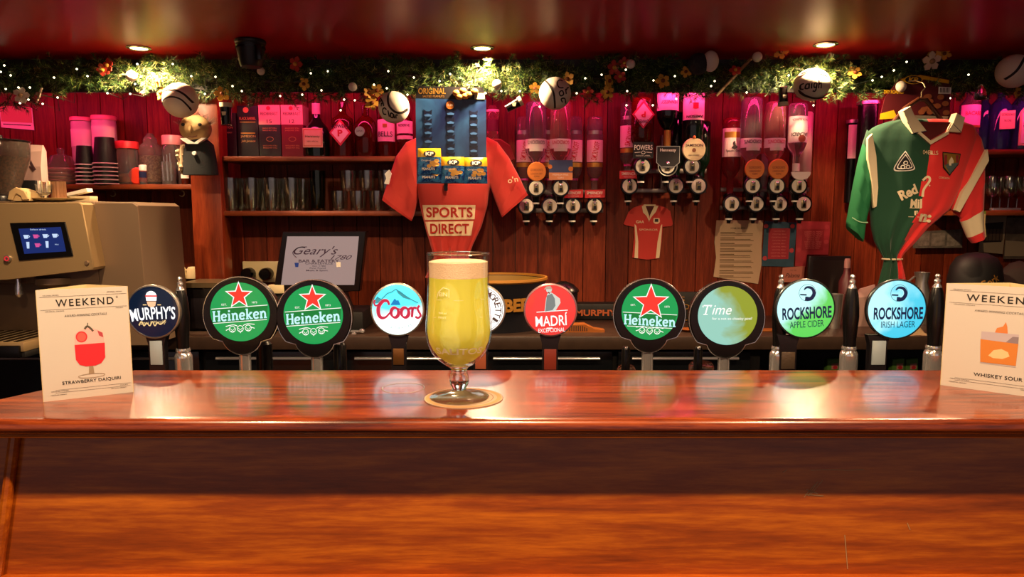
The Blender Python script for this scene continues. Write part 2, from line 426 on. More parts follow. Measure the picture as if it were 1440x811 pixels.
# ---- shelves
def shelf(name, label, x0, x1, y, Y0=SHF, thick=7, Y1=WALL):
    a = P(x0, y, Y0); c = P(x1, y, Y0); t = proj(a)[2]/F*thick
    bb = MB(); bb.box(-(c.x-a.x)/2, (c.x-a.x)/2, 0, Y1-Y0-.001, -t, 0, m_shelf, .003)
    o = bb.build(name); o.location = ((a.x+c.x)/2, Y0, a.z); tag(o, label, 'shelf', 'wall shelves behind the bar'); return a.z
Z_UP = shelf('wall_shelf', 'upper wooden shelf carrying boxed whiskeys and pink-lit bottles', 311, 590, 219.5)
Z_LOW = shelf('wall_shelf', 'lower wooden shelf packed with pint glasses under the whiskey shelf', 311, 612, 296.5)
Z_LEFT = shelf('wall_shelf', 'short orange-brown shelf holding paper cups and jars above the coffee machine', 92, 269, 259)
Z_RUP = shelf('wall_shelf', 'short upper shelf with gin bottles right of the halved jersey', 1340, 1500, 210)
Z_RLOW = shelf('wall_shelf', 'short lower shelf with stemmed glasses right of the halved jersey', 1340, 1500, 296)

# ================================================================ lamps of the room
m_bulb = mat('lamp_glow', '#fff0d0', .4, emit=9, emithex='#ffd9a0')
m_ring = mat('lamp_ring', '#8d7f70', .25, 1)
m_hole = mat('lamp_can', '#7a5a3a', .4, 1)
def downlight(loc, label, watts, spot, grp=None):
    r = tag(bpy.data.objects.new('downlight', None), label, 'downlight', grp); COL.objects.link(r); r.location = loc
    b = MB(); b.lathe([(.030, 0), (.042, 0), (.043, -.003), (.034, -.006), (.030, -.004), (.030, 0)], m_ring, n=32); b.build('trim_ring', r)
    b = MB(); b.lathe([(0, -.0005), (.0295, -.0005), (.0295, -.003), (.02, -.0045), (0, -.005)], m_bulb, n=28); b.build('lens', r)
    l = light('SPOT', (loc[0], loc[1], loc[2]-.012), watts, WARM, spot_size=radians(spot), spot_blend=.6, shadow_soft_size=.018)
for (px, nm) in zip(GARLAND_LAMPS, ('leftmost ceiling downlight, above the two jars of the coffee shelf', 'middle ceiling downlight, above the hanging peanut card', 'rightmost ceiling downlight, above the white ball reading caigh')):
    q = PZ(px, 72 if px < 900 else 62, CEIL); downlight((q.x, min(q.y, 2.66), CEIL), nm, GARLAND_W, 160)
for (lx, ly) in COUNTER_LAMPS: downlight((lx, ly, CEIL), 'ceiling downlight over the customer side of the bar', COUNTER_W, 165, 'downlights over the customer side')
for (lx, ly) in AISLE_FILL_LAMPS: downlight((lx, ly, CEIL), 'unseen ceiling downlight added over the aisle behind the bar', AISLE_FILL_W, 165, 'added downlights over the aisle behind the bar')
# magenta strip light tucked behind the garland, washing the boards and shelves
m_strip = mat('magenta_strip', '#ff2090', .4, emit=4)
def strip(x0, x1, label):
    bb = MB(); bb.box(-(x1-x0)/2, (x1-x0)/2, -.006, .006, -.006, .006, m_strip)
    o = bb.build('led_strip'); o.location = ((x0+x1)/2, 2.8925, 1.86); tag(o, label, 'strip light')
    light('AREA', ((x0+x1)/2, 2.905, 1.845), MAG_W*(x1-x0)/4, MAG, (radians(40), 0, 0), shape='RECTANGLE', size=x1-x0, size_y=.02)
strip(-2.5, -1.36, 'magenta light strip behind the garland left of the timber post')
strip(-1.12, 2.5, 'long magenta light strip behind the garland right of the timber post')
# ================================================================ beer taps
TY = 1.30
TZ = .98
def lens_mat(nm, hexc, e): return mat('lens_'+nm, hexc, .18, emit=e, coat=.3)
glow_white = mat('print_glow_white', '#eef4f2', .3, emit=.9)
glow_ice = mat('print_glow_ice', '#b0dfe8', .3, emit=.95)
glow_star = mat('print_red', '#d8342a', .3, emit=.95)
glow_dkgreen = mat('print_dark_green', '#0f7f3a', .3, emit=.7)
navy = mat('print_navy', '#142a5c', .3, emit=.35)
def stem(t, cx, y0, r, mtl=chrome, nm='font_column'):
    b = t.mb(); b.lathe([(0, y0), (r, y0), (r, t.by-6), (r*1.5, t.by-4), (r*1.6, t.by), (0, t.by)], mtl, cx=cx, cy=10, n=24); t.part(nm, b)
def slab_letters(b, word, cx, cz, w, h, y, mt, rot=0, lw=.17):
    """heavy slab-serif lower case in the manner of a beer label; glyph box: x-height .68"""
    G = {'H': (.80, [[(.14, 0), (.14, 1)], [(.66, 0), (.66, 1)], [(.14, .5), (.66, .5)], [(0, .06), (.30, .06)], [(0, .94), (.30, .94)], [(.5, .06), (.80, .06)], [(.5, .94), (.80, .94)]]),
         'e': (.62, [[(.10, .36), (.52, .36)], 'S', [(.52, .36), (.50, .55), (.32, .63), (.12, .52), (.08, .32), (.16, .11), (.34, .06), (.54, .14)]]),
         'i': (.36, [[(.18, 0), (.18, .66)], [(.02, .06), (.36, .06)], [(.02, .62), (.2, .62)], [(.18, .80), (.18, .98)]]),
         'n': (.74, [[(.16, 0), (.16, .66)], [(.01, .06), (.32, .06)], [(.01, .62), (.2, .62)], 'S', [(.18, .50), (.36, .62), (.52, .56), (.56, .40)], [(.57, .45), (.57, 0)], [(.43, .06), (.74, .06)]]),
         'k': (.72, [[(.16, 0), (.16, 1)], [(.01, .06), (.32, .06)], [(.01, .94), (.2, .94)], [(.22, .30), (.58, .62)], [(.30, .36), (.58, .03)], [(.42, .62), (.70, .62)], [(.44, .06), (.72, .06)]])}
    tot = sum(G[c][0] for c in word)+.06*(len(word)-1); x = 0
    for c in word:
        gw, ss = G[c]; sm = 0
        for s_ in ss:
            if s_ == 'S': sm = 5; continue
            pts = []
            for (gx, gz) in s_:
                X = (x+gx-tot/2)/tot*w; Z = (gz-.5)*h
                pts.append((cx+X*cos(rot)+Z*sin(rot)*0, cz-Z-X*sin(rot)))
            horiz = len(s_) == 2 and abs(s_[0][1]-s_[1][1]) < .01
            b.stroke(pts, h*(.12 if horiz else lw), y, mt, sm); sm = 0
        x += gw+.06
def heineken(cx, cy, R, label, rot, bigstar=False, face='h'):
    t = T('beer_tap', label, 'beer tap', cx, 560, TY, z=TZ)
    s = R/41
    def outl(g): return arc(cx, cy+4*s, (52+g)*s, 140, 400, 44)+arc(cx, cy+32*s, (28+g)*s, 20, 160, 20)
    b = t.mb(); b.poly(outl(0), -1, 14, black, bev=1.5); sur = t.part('badge_surround', b)
    b = t.mb(); b.tube([(x, 1.5, z) for x, z in outl(.4)], .75, chrome, 6, closed=True); t.part('chrome_edge', b)
    stem(t, cx, cy+48*s, 8)
    if face == 'h':
        b = t.mb(); b.poly(circ(cx, cy, R, 56), -2.6, 0, lens_mat('green', '#14904a', .95), bev=.5); ln = t.part('lens', b)
        b = t.mb(); y = -2.9
        zb = 0 if not bigstar else 9
        def L(x, z): return (cx+x*s, cy+(z-x*math.tan(rot))*s)
        zo = 9 if bigstar else 0
        for z0 in (-7+zo, 13+zo):
            hw = sqrt(39.5**2-max(abs(z0), 0)**2)
            b.stroke([L(-hw, z0), L(hw, z0)], .9*s, y, glow_white, 0)
        h0, h1 = sqrt(39.5**2-(6.6-zo)**2), sqrt(39.5**2-(12.6+zo)**2); b.flat([L(-h0, -6.6+zo), L(h0, -6.6+zo), L(h1, 12.6+zo), L(-h1, 12.6+zo)], y+.15, glow_dkgreen)
        if bigstar: b.star(cx+1*s, cy-14*s, 28*s, y-.05, glow_white); b.star(cx+1*s, cy-14*s, 24.5*s, y-.1, glow_star)
        else: b.star(cx, cy-23*s, 20*s, y, glow_white, .43); b.star(cx, cy-23*s, 17*s, y-.2, glow_star, .40)
        slab_letters(b, 'Heineken', cx, cy+(3.4+zo)*s, 75*s, 15*s, y-.15, glow_ice, rot)
        b.text('EST.', *L(-21-zo*.4, -12+zo*.3), 7*s, 2.6*s, y, glow_white); b.text('1873', *L(21+zo*.4, -12+zo*.3), 7*s, 2.6*s, y, glow_white)
        for dx in (-11, 0, 11):                           # hop cones and leaves
            hx, hz = L(dx, 23+zo*.5)
            b.stroke(circ(hx, hz, 4.2*s, 10)+[(hx+4.2*s, hz)], .8*s, y, glow_white, 2)
            b.stroke([(hx-3*s, hz-1*s), (hx, hz+2*s), (hx+3*s, hz-1*s)], .7*s, y, glow_white, 0)
            b.stroke([(hx-2*s, hz+2.5*s), (hx, hz+(6 if dx == 0 else 4)*s), (hx+2*s, hz+2.5*s)], .8*s, y, glow_white, 0)
        for sg in (-1, 1):
            b.stroke([L(sg*4, 19+zo*.5), L(sg*10, 17+zo*.5), L(sg*20, 18.5+zo*.5)], 1*s, y, glow_white); b.stroke([L(sg*15, 22+zo*.5), L(sg*20, 24+zo*.5)], 1*s, y, glow_white, 0)
        t.part('badge_print', b, ln)
    else:
        b = t.mb(); b.poly(circ(cx, cy, R, 56), -2.6, 0, two_tone('lens_lime', '#8fd0c0', '#8a9a10', 14, emit=.85, lo=.42, hi=.62, axis=(1, .35, 4.5)), bev=.5); ln = t.part('lens', b)
        b = t.mb(); y = -2.9; ser = glow_white
        def tl(pts, w): b.stroke(pts, w, y, ser, 4)
        b.text('T', cx-28, cy-8.5, 12, 13, y, ser, shear=.25); b.text('ime', cx-8.5, cy-8, 27, 13, y, ser, shear=.3)
        b.stroke([(cx-35, cy-14), (cx-34.4, cy-11.5)], 1.2, y, ser, 0); b.stroke([(cx-23.5, cy-14), (cx-24, cy-11.5)], 1.2, y, ser, 0); b.stroke([(cx-34, cy-1.8), (cx-28, cy-1.8)], 1.2, y, ser, 0)
        b.text('for a not so cheeky pint?', cx+6, cy+4.5, 55, 5, y, ser)
        t.part('badge_print', b, ln)
    return t
heineken(343, 437, 41, 'green-faced beer tap with a small red star, next to the navy stout tap', .075)
heineken(444.5, 441, 41, 'green-faced beer tap with a small red star, in front of the till screen', .075)
heineken(911, 437, 39, 'green-faced beer tap with an oversized red star, below the paper jersey', -.055, True)
heineken(1019, 442, 41, 'beer tap with marbled lime face reading Time for a not so cheeky pint', 0, face='t')

def round_tap(cx, cy, R, label, lens, rimm, base, stemshape):
    t = T('beer_tap', label, 'beer tap', cx, 560, TY, z=TZ)
    b = t.mb(); b.lathe([(0, 9), (R-2, 9), (R+.6, 6), (R+1.4, 1), (R+.8, -1), (R-1, -1.6), (R-1.4, 0), (0, 0)], rimm, c=(cx, 0, cy), axis='y', n=56); t.part('badge_rim', b)
    b = t.mb(); b.lathe([(0, -3.2), (R*.5, -2.9), (R*.85, -2.0), (R-1.2, -.6), (R-1.2, .5), (0, .5)], lens, c=(cx, 0, cy), axis='y', n=56); ln = t.part('lens', b, smooth=60)
    stemshape(t)
    return t, ln
def flat_stem(hw, y0, mtl, low=None, ylow=None, cx=None):
    def go(t):
        c = cx or t.cx
        b = t.mb(); b.poly([(c-hw-4, y0), (c-hw, y0+14), (c-hw, t.by), (c+hw, t.by), (c+hw, y0+14), (c+hw+4, y0)], 3, 14, mtl, bev=1); p_ = t.part('font_column', b)
        if low: b = t.mb(); b.box(c-hw+2.5, c+hw-2.5, 1.5, 5, y0+10 if ylow is None else ylow[0], ylow[1] if ylow else t.by-6, low, .6); t.part('front_plate', b, p_)
    return go
m_silver = mat('silver_rim', '#bdb9b2', .3, .9)
m_copper = mat('copper_front', '#9a6a3c', .3, .85, bump=.1)
m_col = mat('black_column', '#161317', .25)
m_mirror = mat('plate_pale_reflection', '#a8b8c4', .3, .3)  # pale blue reflection put into the base colour of the plate
# Murphy's
t, ln = round_tap(222, 437, 36.5, 'round navy stout tap with white lettering beside the strawberry daiquiri card', lens_mat('navy', '#0d1b30', .8), m_silver, None, flat_stem(11, 470, m_col, m_mirror, (478, 512)))
gw2 = mat('print_bright_white', '#f2f4f6', .3, emit=1.2)
b = t.mb(); y = -3.6
b.text("MURPHY'S", 223, 438, 62, 18, y, gw2, bold=.012, rot=.06, bend=260)
gold = mat('print_gold', '#e8c88a', .3, emit=.8)
b.stroke([(203, 455), (207, 450), (210, 456), (214, 452), (218, 456), (222, 450), (225, 456), (229, 451), (233, 454), (240, 448)], 1.5, y, gold, 4)
b.text('James J. Murphy', 222, 452, 38, 6, y, gold, shear=.3, rot=.05)
b.flat(arc(222, 415, 7.5, 180, 360, 16)+[(229, 421), (215, 421)], y, gw2); b.flat([(215.5, 422), (228.5, 422), (227, 428), (222, 431), (217, 428)], y, mat('print_peach', '#e8b48c', .3, emit=1))
b.flat([(214, 413.5), (230, 413.5), (230, 415.5), (214, 415.5)], y-.2, glow_star)
for (x0, x1) in ((210, 215), (230, 235)): b.flat([(x0, 426), (x1, 426), (x1, 427.4), (x0, 427.4)], y, gold)
t.part('badge_print', b, ln)
# Coors
t, ln = round_tap(561, 434, 36, 'bright white round lager tap with a blue mountain, left of the pint glass', two_tone('lens_ice', '#38c8dc', '#e4f6f2', 12, emit=1.6, lo=.46, hi=.66, axis=(0, -1, 7)), m_silver, None, flat_stem(10, 470, m_col, m_copper, (489, 512)))
b = t.mb(); y = -3.7; cr = mat('print_coors_red', '#c22a48', .3, emit=.75); pk = mat('print_coors_edge', '#e8909c', .3, emit=.8)
def script(w, mt, y):
    b.stroke([(550.5, 427), (548, 421.5), (542, 421.5), (536, 429), (535.5, 439), (539, 444.5), (545, 444), (551, 438)], lambda q: w*(.55+.6*sin(pi*min(1, q*1.1))), y, mt)
    b.stroke([(538, 425), (532, 428), (529.5, 424), (531, 420)], w*.5, y, mt)
    for ox in (558, 572):
        b.stroke(arc(ox, 437.5, 5.2, -60, 310, 14, 6.8), lambda q: w*(.55+.5*abs(sin(pi*q*2))), y, mt, 2)
    b.stroke([(551, 438), (553, 436)], w*.5, y, mt, 0); b.stroke([(562, 432), (567, 433)], w*.4, y, mt, 0)
    b.stroke([(577, 433), (582, 431.5), (581.5, 444)], w*.75, y, mt); b.stroke([(581.6, 437), (584, 431), (588, 431.5)], w*.7, y, mt)
    b.stroke([(586, 443), (590, 445), (593.5, 441.5), (591, 436), (589.5, 432), (592, 427.5)], w*.65, y, mt)
script(5.2, pk, y); script(3.8, cr, y-.25)
blu = mat('print_blue', '#1583cf', .3, emit=.7); tl = mat('print_teal', '#4aa8b4', .3, emit=.6)
b.flat([(552, 427), (556, 421), (558, 418), (561, 421), (563, 420), (566, 427)], y, blu)
b.stroke([(528, 424), (534, 417), (540, 419), (548, 411), (554, 409), (560, 405), (566, 410), (574, 415), (582, 420), (590, 424)], 1.4, y, tl, 0)
b.flat([(560, 405.5), (566, 408), (575, 415), (580, 420), (570, 417), (563, 411)], y, tl); b.flat([(529, 425), (534, 415), (541, 420), (537, 424)], y, tl)
b.text('COLD AS THE ROCKIES', 561, 459, 46, 3.4, y, mat('print_grey', '#8aa0a8', .4, emit=.4), bend=-42)
t.part('badge_print', b, ln)
# Moretti, half hidden by the glass
t, ln = round_tap(676, 433.5, 34, 'plain white round tap half hidden behind the pint glass', lens_mat('white', '#eeeeea', 1.3), m_silver, None, flat_stem(10, 468, m_col, mat('terracotta_plate', '#8c4a34', .35), (486, 518)))
b = t.mb(); y = -3.7; bw = mat('print_brown', '#7a5a50', .4, emit=.2)
for i, ch in enumerate('MORETTI'):
    a = radians(-62+i*16); R_ = 25
    b.text(ch, 676+R_*cos(a), 433.5+R_*sin(a), 3.4 if ch == 'I' else 7, 8.6, y, bw, bold=.01, rot=-(a+pi/2))
b.text('BIRRA', 672, 440, 26, 6, y, bw); b.stroke(circ(676, 433.5, 31)+[(707, 433.5)], .7, y, bw, 0)
for q in range(5): b.stroke([(688+q*2.5, 455-q), (696+q, 444+q)], .5, y, bw, 0)
t.part('badge_print', b, ln)
# Madri
t, ln = round_tap(773.5, 434.5, 36, 'round red tap with a man in a flat cap, right of the pint glass', lens_mat('red', '#dc3a36', .95), mat('rose_rim', '#caa0a8', .25, .9), None, flat_stem(11, 470, m_col, mat('red_plate', '#6e2a20', .3), (490, 519)))
b = t.mb(); y = -3.7; skin = mat('print_pale', '#d9e4e2', .3, emit=.6); vest = mat('print_slate', '#8ea0a6', .3, emit=.4)
b.text('MADRÍ', 774.5, 447, 44, 18, y, glow_white, bold=.012, rot=.05, shear=0); b.text('EXCEPCIONAL', 775, 462, 37, 5.6, y, glow_white, bold=.0, rot=.05)
b.stroke([(754, 437), (797, 434)], 1, y, glow_white, 0); b.stroke([(768, 459.3), (776, 459)], 1.2, y, glow_white, 0)
b.flat([(765, 436), (767, 418), (769, 411), (774, 409.5), (778, 412), (786, 418), (787, 424), (780, 435), (776, 436)], y, skin); b.flat([(766, 436), (768, 414), (775, 411), (779, 418), (780, 428), (776, 434)], y-.2, vest)
b.ball((771, y, 406), 4, skin, 12, ry=.1); b.flat([(764, 405.5), (767, 401.5), (773, 400.5), (775.5, 405), (768, 405)], y-.3, mat('print_cap', '#c9b8a8', .3, emit=.5)); b.stroke([(770, 409), (772, 411)], 1.5, y-.3, bw, 0)
t.part('badge_print', b, ln)
# Rockshore pair
def rock(cx, cy, R, sub, label, lens, tm, rot, plate, yl):
    t, ln = round_tap(cx, cy, R, label, lens, mat('dark_rim', '#5a6468', .25, .9), None, flat_stem(12, 470, m_col, plate, yl, cx+(-20 if cx < 1200 else -20)))
    b = t.mb(); y = -3.7
    b.text('ROCKSHORE', cx+1, cy+5 if rot else cy+4, 68, 17, y, navy, bold=.03, rot=rot); b.text(sub, cx+1.5, cy+20.5, 47, 9, y, navy, rot=rot*1.2)
    wx, wz = cx+.5, cy-23
    b.stroke(circ(wx, wz, 11.5)+[(wx+11.5, wz)], .5, y, navy, 0)
    b.stroke([(wx-3, wz+8), (wx+5, wz+8), (wx+9, wz+1), (wx+6, wz-6), (wx-1, wz-7.5), (wx-5, wz-4)], lambda q: 5.2*(1-q)**.5+.7, y-.1, navy)
    b.stroke([(wx-2, wz-5), (wx+4, wz-4), (wx+6, wz+1), (wx+2, wz+6)], .8, y-.2, glow_ice); b.stroke([(wx-10, wz+2.5), (wx-1, wz+3)], 2, y, navy, 0)
    t.part('badge_print', b, ln)
rock(1127, 433, 40.5, 'APPLE CIDER', 'round cider tap with a blue to green face and wave emblem', two_tone('lens_cider', '#b4ecee', '#4bc04e', 12, emit=1.15, lo=.42, hi=.62, axis=(.7, -.7, 6)), navy, .055, mat('etched_plate', '#6a5a4c', .35, .7, bump=.3), (494, 518))
rock(1253.5, 433.5, 41, 'IRISH LAGER', 'round lager tap with an all blue face and wave emblem', two_tone('lens_lager', '#a8e8f0', '#2ebbd8', 14, emit=1.15, lo=.40, hi=.62, axis=(.6, -.5, 5)), navy, .015, m_mirror, (478, 512))
# ---- tall black pump handles
def pump(cx, top, label, k=1.0):
    t = T('beer_pump', label, 'pump handle', cx, 560, TY+.02, z=TZ)
    z0 = top
    b = t.mb(); b.lathe([(0, z0), (2.4*k, z0+.8), (3.4*k, z0+3), (2.6*k, z0+5.6), (2.0*k, z0+6.6), (3.6*k, z0+8), (4.2*k, z0+10.5), (3.2*k, z0+13), (3.4*k, z0+14), (5.2*k, z0+17), (5.6*k, z0+19), (0, z0+19)], chrome, cx=cx, n=24); t.part('finial', b)
    b = t.mb(); b.lathe([(0, z0+19), (6*k, z0+19), (8.4*k, z0+28), (10*k, z0+45), (10.6*k, z0+58), (9.6*k, z0+74), (8.2*k, z0+90), (8.2*k, z0+101), (0, z0+101)], black, cx=cx, n=28); t.part('grip', b)
    b = t.mb(); b.lathe([(0, z0+100), (8.8*k, z0+100), (9.8*k, z0+103), (9*k, z0+106), (11.2*k, z0+110), (11.6*k, z0+113), (11.4*k, z0+160), (12*k, t.by), (0, t.by)], chrome, cx=cx, n=32); t.part('ferrule', b)
pump(261, 388, 'black pump handle with chrome finial between the navy stout tap and the first green tap', 1.0)
pump(1092, 385, 'black pump handle just left of the apple cider tap')
pump(1190.5, 385, 'black pump handle between the cider tap and the blue lager tap', 1.02)
pump(1308, 384, 'black pump handle right of the blue lager tap', 1.04)
pump(1438, 382, 'pump handle at the right edge with only its chrome finial above the whiskey sour card')
# ---- slim black flow columns behind some taps
def flow(cx, y0, r, label):
    t = T('tap_column', label, 'tap column', cx, 560, 1.40, z=TZ); b = t.mb()
    b.lathe([(0, y0), (r*.7, y0), (r, y0+4), (r, t.by), (0, t.by)], black, cx=cx, n=20); t.part('column', b)
    b = t.mb(); b.ball((cx, -r*.6, y0+2), 2.6, chrome, 12); t.part('chrome_cap', b)
flow(879, 486, 6, 'slim dark tap column left of the big star green tap')
flow(980, 486, 6, 'slim dark tap column left of the marbled lime tap')
flow(374, 478, 11, 'slim dark tap column right of the green tap nearest the navy stout tap')
flow(480, 480, 9, 'slim dark tap column right of the green tap before the till')

# ================================================================ pint glass, mat, wet ring
p0 = PZ(649, 560, BT)
t = T('beer_mat', 'round printed beer mat under the pint glass', 'beer mat', 652, 559.5, p0.y, z=BT)
m_mat = mat('beermat_card', '#8e7864', .8); m_matp = mat('beermat_ring', '#9c6a3e', .8); m_matd = mat('beermat_dark', '#5a3a2a', .8)
b = t.mb(); R = 55
b.lathe([(0, t.by), (R, t.by), (R, t.by-1.4), (0, t.by-1.4)], m_mat, cx=652, n=64); b.lathe([(R-8, t.by-1.45), (R-2, t.by-1.45), (R-2, t.by-1.5), (R-8, t.by-1.5), (R-8, t.by-1.45)], m_matp, cx=652, n=64)
b.lathe([(R-14, t.by-1.45), (R-13, t.by-1.45), (R-13, t.by-1.5), (R-14, t.by-1.5), (R-14, t.by-1.45)], m_matd, cx=652, n=64)
t.solo(b)
t = T('pint_glass', 'stemmed pint glass of golden lager with foam in the middle of the bar', 'pint glass', 646, 560, p0.y, z=BT+.0016)
H0 = t.by
prof = [(43.5, -202), (43.2, -199), (42.3, -188), (42.2, -160), (43.6, -132), (45.8, -106), (46, -92), (43.6, -77), (38, -64), (29, -54), (20, -47.5), (13, -43), (11, -40), (11.2, -36), (13.2, -30), (13.8, -25), (12.6, -19), (10, -14.5), (9.6, -12), (11.5, -9), (18, -6), (30, -3.8), (40, -2.6), (42, -1.4), (41, 0), (0, 0)]
inner = [(0, -47), (10, -48.5), (20, -53), (29, -60), (36, -69), (41, -80), (43.4, -93), (43.2, -106), (41.2, -132), (39.9, -160), (40, -188), (41, -199), (41.6, -202.2), (42.6, -202.8)]
bowl = inner+[q for q in prof if q[1] <= -47.5]; ft_ = [(0, -46.5)]+[q for q in prof if q[1] >= -47.5]
b = t.mb(); b.lathe([(r, H0+h) for r, h in bowl], thinm, cx=646, n=64); gl = t.part('bowl', b, smooth=60)
stq = [q for q in ft_ if q[1] <= -12]+[(0, -12)]; foot = [(0, -12)]+[q for q in ft_ if q[1] >= -12]
b = t.mb(); b.lathe([(r, H0+h) for r, h in stq], glassm, cx=646, n=64); t.part('stem', b, smooth=60)
b = t.mb(); b.lathe([(r, H0+h) for r, h in foot], tumm, cx=646, n=64); t.part('foot', b, smooth=60)
FO = -170; TOP = -191
m_beer = bpy.data.materials.new('lager'); m_beer.use_nodes = True
nt = m_beer.node_tree; pb_ = nt.nodes['Principled BSDF']
pb_.inputs['Base Color'].default_value = lin('#fff3b0'); pb_.inputs['Transmission Weight'].default_value = 1; pb_.inputs['Roughness'].default_value = .03; pb_.inputs['IOR'].default_value = 1.33
tr = nt.nodes.new('ShaderNodeBsdfTranslucent'); tr.inputs[0].default_value = lin('#f6f480')
df = nt.nodes.new('ShaderNodeBsdfDiffuse'); df.inputs[0].default_value = lin('#f4f060')
m1 = nt.nodes.new('ShaderNodeMixShader'); m1.inputs[0].default_value = .62; nt.links.new(tr.outputs[0], m1.inputs[1]); nt.links.new(df.outputs[0], m1.inputs[2])
m2 = nt.nodes.new('ShaderNodeMixShader'); m2.inputs[0].default_value = .68; nt.links.new(pb_.outputs[0], m2.inputs[1]); nt.links.new(m1.outputs[0], m2.inputs[2])
nt.links.new(m2.outputs[0], nt.nodes['Material Output'].inputs[0])
def rad(h):
    for (r0, h0), (r1, h1) in zip(inner, inner[1:]):
        if h1 <= h <= h0: return r0+(r1-r0)*(h-h0)/(h1-h0)
    return 40
body = [(r+.3, h) for r, h in inner if h > FO]; body[0] = (0, -46.6)
b = t.mb(); b.lathe([(r, H0+h) for r, h in body+[(rad(FO)+.3, FO), (0, FO)]], m_beer, cx=646, n=64); t.part('beer', b, smooth=60)
m_foam = mat('beer_foam', '#cdb094', .8, bump=.4, bscale=500)
b = t.mb(); b.lathe([(0, H0+FO-.1), (rad(FO)+.3, H0+FO-.1), (rad(-180)+.3, H0-180), (rad(TOP)+.3, H0+TOP), (34, H0+TOP-2), (20, H0+TOP-1), (0, H0+TOP-1.6)], m_foam, cx=646, n=64); t.part('foam', b, smooth=60)
b = t.mb(); b.tube([(646+42.6*cos(q), 42.6*sin(q), H0-202.2) for q in [2*pi*i/64 for i in range(64)]], 1.0, glassm, 8, closed=True); t.part('rim', b, gl)
# raised lettering and etched marks on the outside of the bowl
def outr(h):
    for (r0, h0), (r1, h1) in zip(prof, prof[1:]):
        if h0 <= h <= h1: return r0+(r1-r0)*(h-h0)/(h1-h0)
    return 42
etch = mat('etched_white', '#d8d4b0', .6)
b = t.mb(); b.map = lambda v: (646+(outr(v[2])+.25+v[1])*sin((v[0]-646)/44), -(outr(v[2])+.25+v[1])*cos((v[0]-646)/44), H0+v[2])
for dy in (0,):
    b.text('SALITOS', 650, -73, 72, 9, 0, etch, bold=.02)
etch = mat('etched_white', '#d8d4b0', .6)
def house(x, z):
    b.stroke([(x-10, z+6), (x-8, z-2), (x, z-9), (x+9, z-7), (x+9, z+4)], .8, 0, etch, 0)
    b.text('EIN', x, z, 13, 5, 0, etch)
house(627, -150); b.stroke([(616, -142), (650, -142), (690, -142)], .4, 0, etch, 0)
b.stroke([(612, -118), (684, -118)], .35, 0, etch, 0); b.text('PINT', 627, -119, 12, 2.6, 0, etch); b.text('568 ml', 627, -125, 12, 2.4, 0, etch)
t.part('raised_lettering', b, gl)
t = T('water_ring', 'thin wet ring left by a glass on the bar left of the pint', 'water ring', 567, 545.5, PZ(567, 545.5, BT).y, z=BT)
b = t.mb(); m_wet = mat('water_film', '#f0ece6', .05, trans=.8, ior=1.33)
b.loft([[(567+(29.5+.8*cos(a)+.5*sin(3*q))*cos(q), (29.5+.8*cos(a))*sin(q), t.by-.35+.35*sin(a)) for a in (0, pi/2, pi, 3*pi/2)] for q in [2*pi*i/60 for i in range(60)]], m_wet, cap=False, closed=True); t.solo(b)

# ================================================================ folded cocktail cards
m_card = mat('card_stock', '#b8b2ac', .6); m_cin = mat('card_inside', '#c4b288', .7)
def cocktail_card(label, BL, BR_, h, wid, title, art):
    a = PZ(BL[0], BL[1], BT); c = PZ(BR_[0], BR_[1], BT); d = (c-a).normalized(); wid = wid or (c-a).length; c = a+d*wid
    r = tag(bpy.data.objects.new('cocktail_card', None), label, 'menu card'); COL.objects.link(r); r.location = a; r.rotation_euler = (0, 0, atan2(d.y, d.x))
    ap = (wid*.53, wid*.55); th = .0006
    S = wid/130
    def wall(p, q, nm, mt):
        bb = MB(); dx, dy = q[0]-p[0], q[1]-p[1]; L = hypot(dx, dy); nx, ny = -dy/L*th, dx/L*th
        bb.add([(p[0], p[1], 0), (q[0], q[1], 0), (q[0]+nx, q[1]+ny, 0), (p[0]+nx, p[1]+ny, 0), (p[0], p[1], h), (q[0], q[1], h), (q[0]+nx, q[1]+ny, h), (p[0]+nx, p[1]+ny, h)],
               [(0, 1, 2, 3), (4, 7, 6, 5), (0, 4, 5, 1), (1, 5, 6, 2), (2, 6, 7, 3), (3, 7, 4, 0)], mt)
        return bb.build(nm, r, 0)
    fr = wall((0, 0), (wid, 0), 'front_panel', m_card); wall((wid, 0), ap, 'side_panel', m_cin); wall(ap, (0, 0), 'side_panel', m_cin)
    bb = MB(Matrix(((S, 0, 0, 0), (0, S, 0, -.0004), (0, 0, -h/161, h), (0, 0, 0, 1))))      # print space 130 wide x 161 tall, z down
    for z in (10.5, 29): bb.stroke([(5, z), (127, z)], .35, 0, ink, 0)
    for z in (146, 150): bb.stroke([(18, z), (126, z)], .35, 0, ink, 0)
    bb.text('WEEKEND', 67, 20, 82, 10.5, 0, ink, space=1.25, bold=.012); bb.text('®', 113, 15, 3, 3, 0, ink)
    for (x, z, w_) in ((20, 8.4, 22), (110, 7, 22), (24, 31.5, 26), (116, 31, 11), (24, 147.8, 24), (22, 153, 22), (108, 152, 22), (116, 148, 12)): bb.text('ORIGINAL DRINKS', x, z, w_, 1.5, 0, ink)
    bb.text('AWARD-WINNING COCKTAILS', 67, 39, 60, 3.4, 0, ink, shear=.2, space=1.1)
    bb.text(title, 70, 137, 84 if len(title) > 12 else 58, 5.6, 0, ink, bold=.012, space=1.05)
    art(bb); bb.build('printed_face', fr, 0)
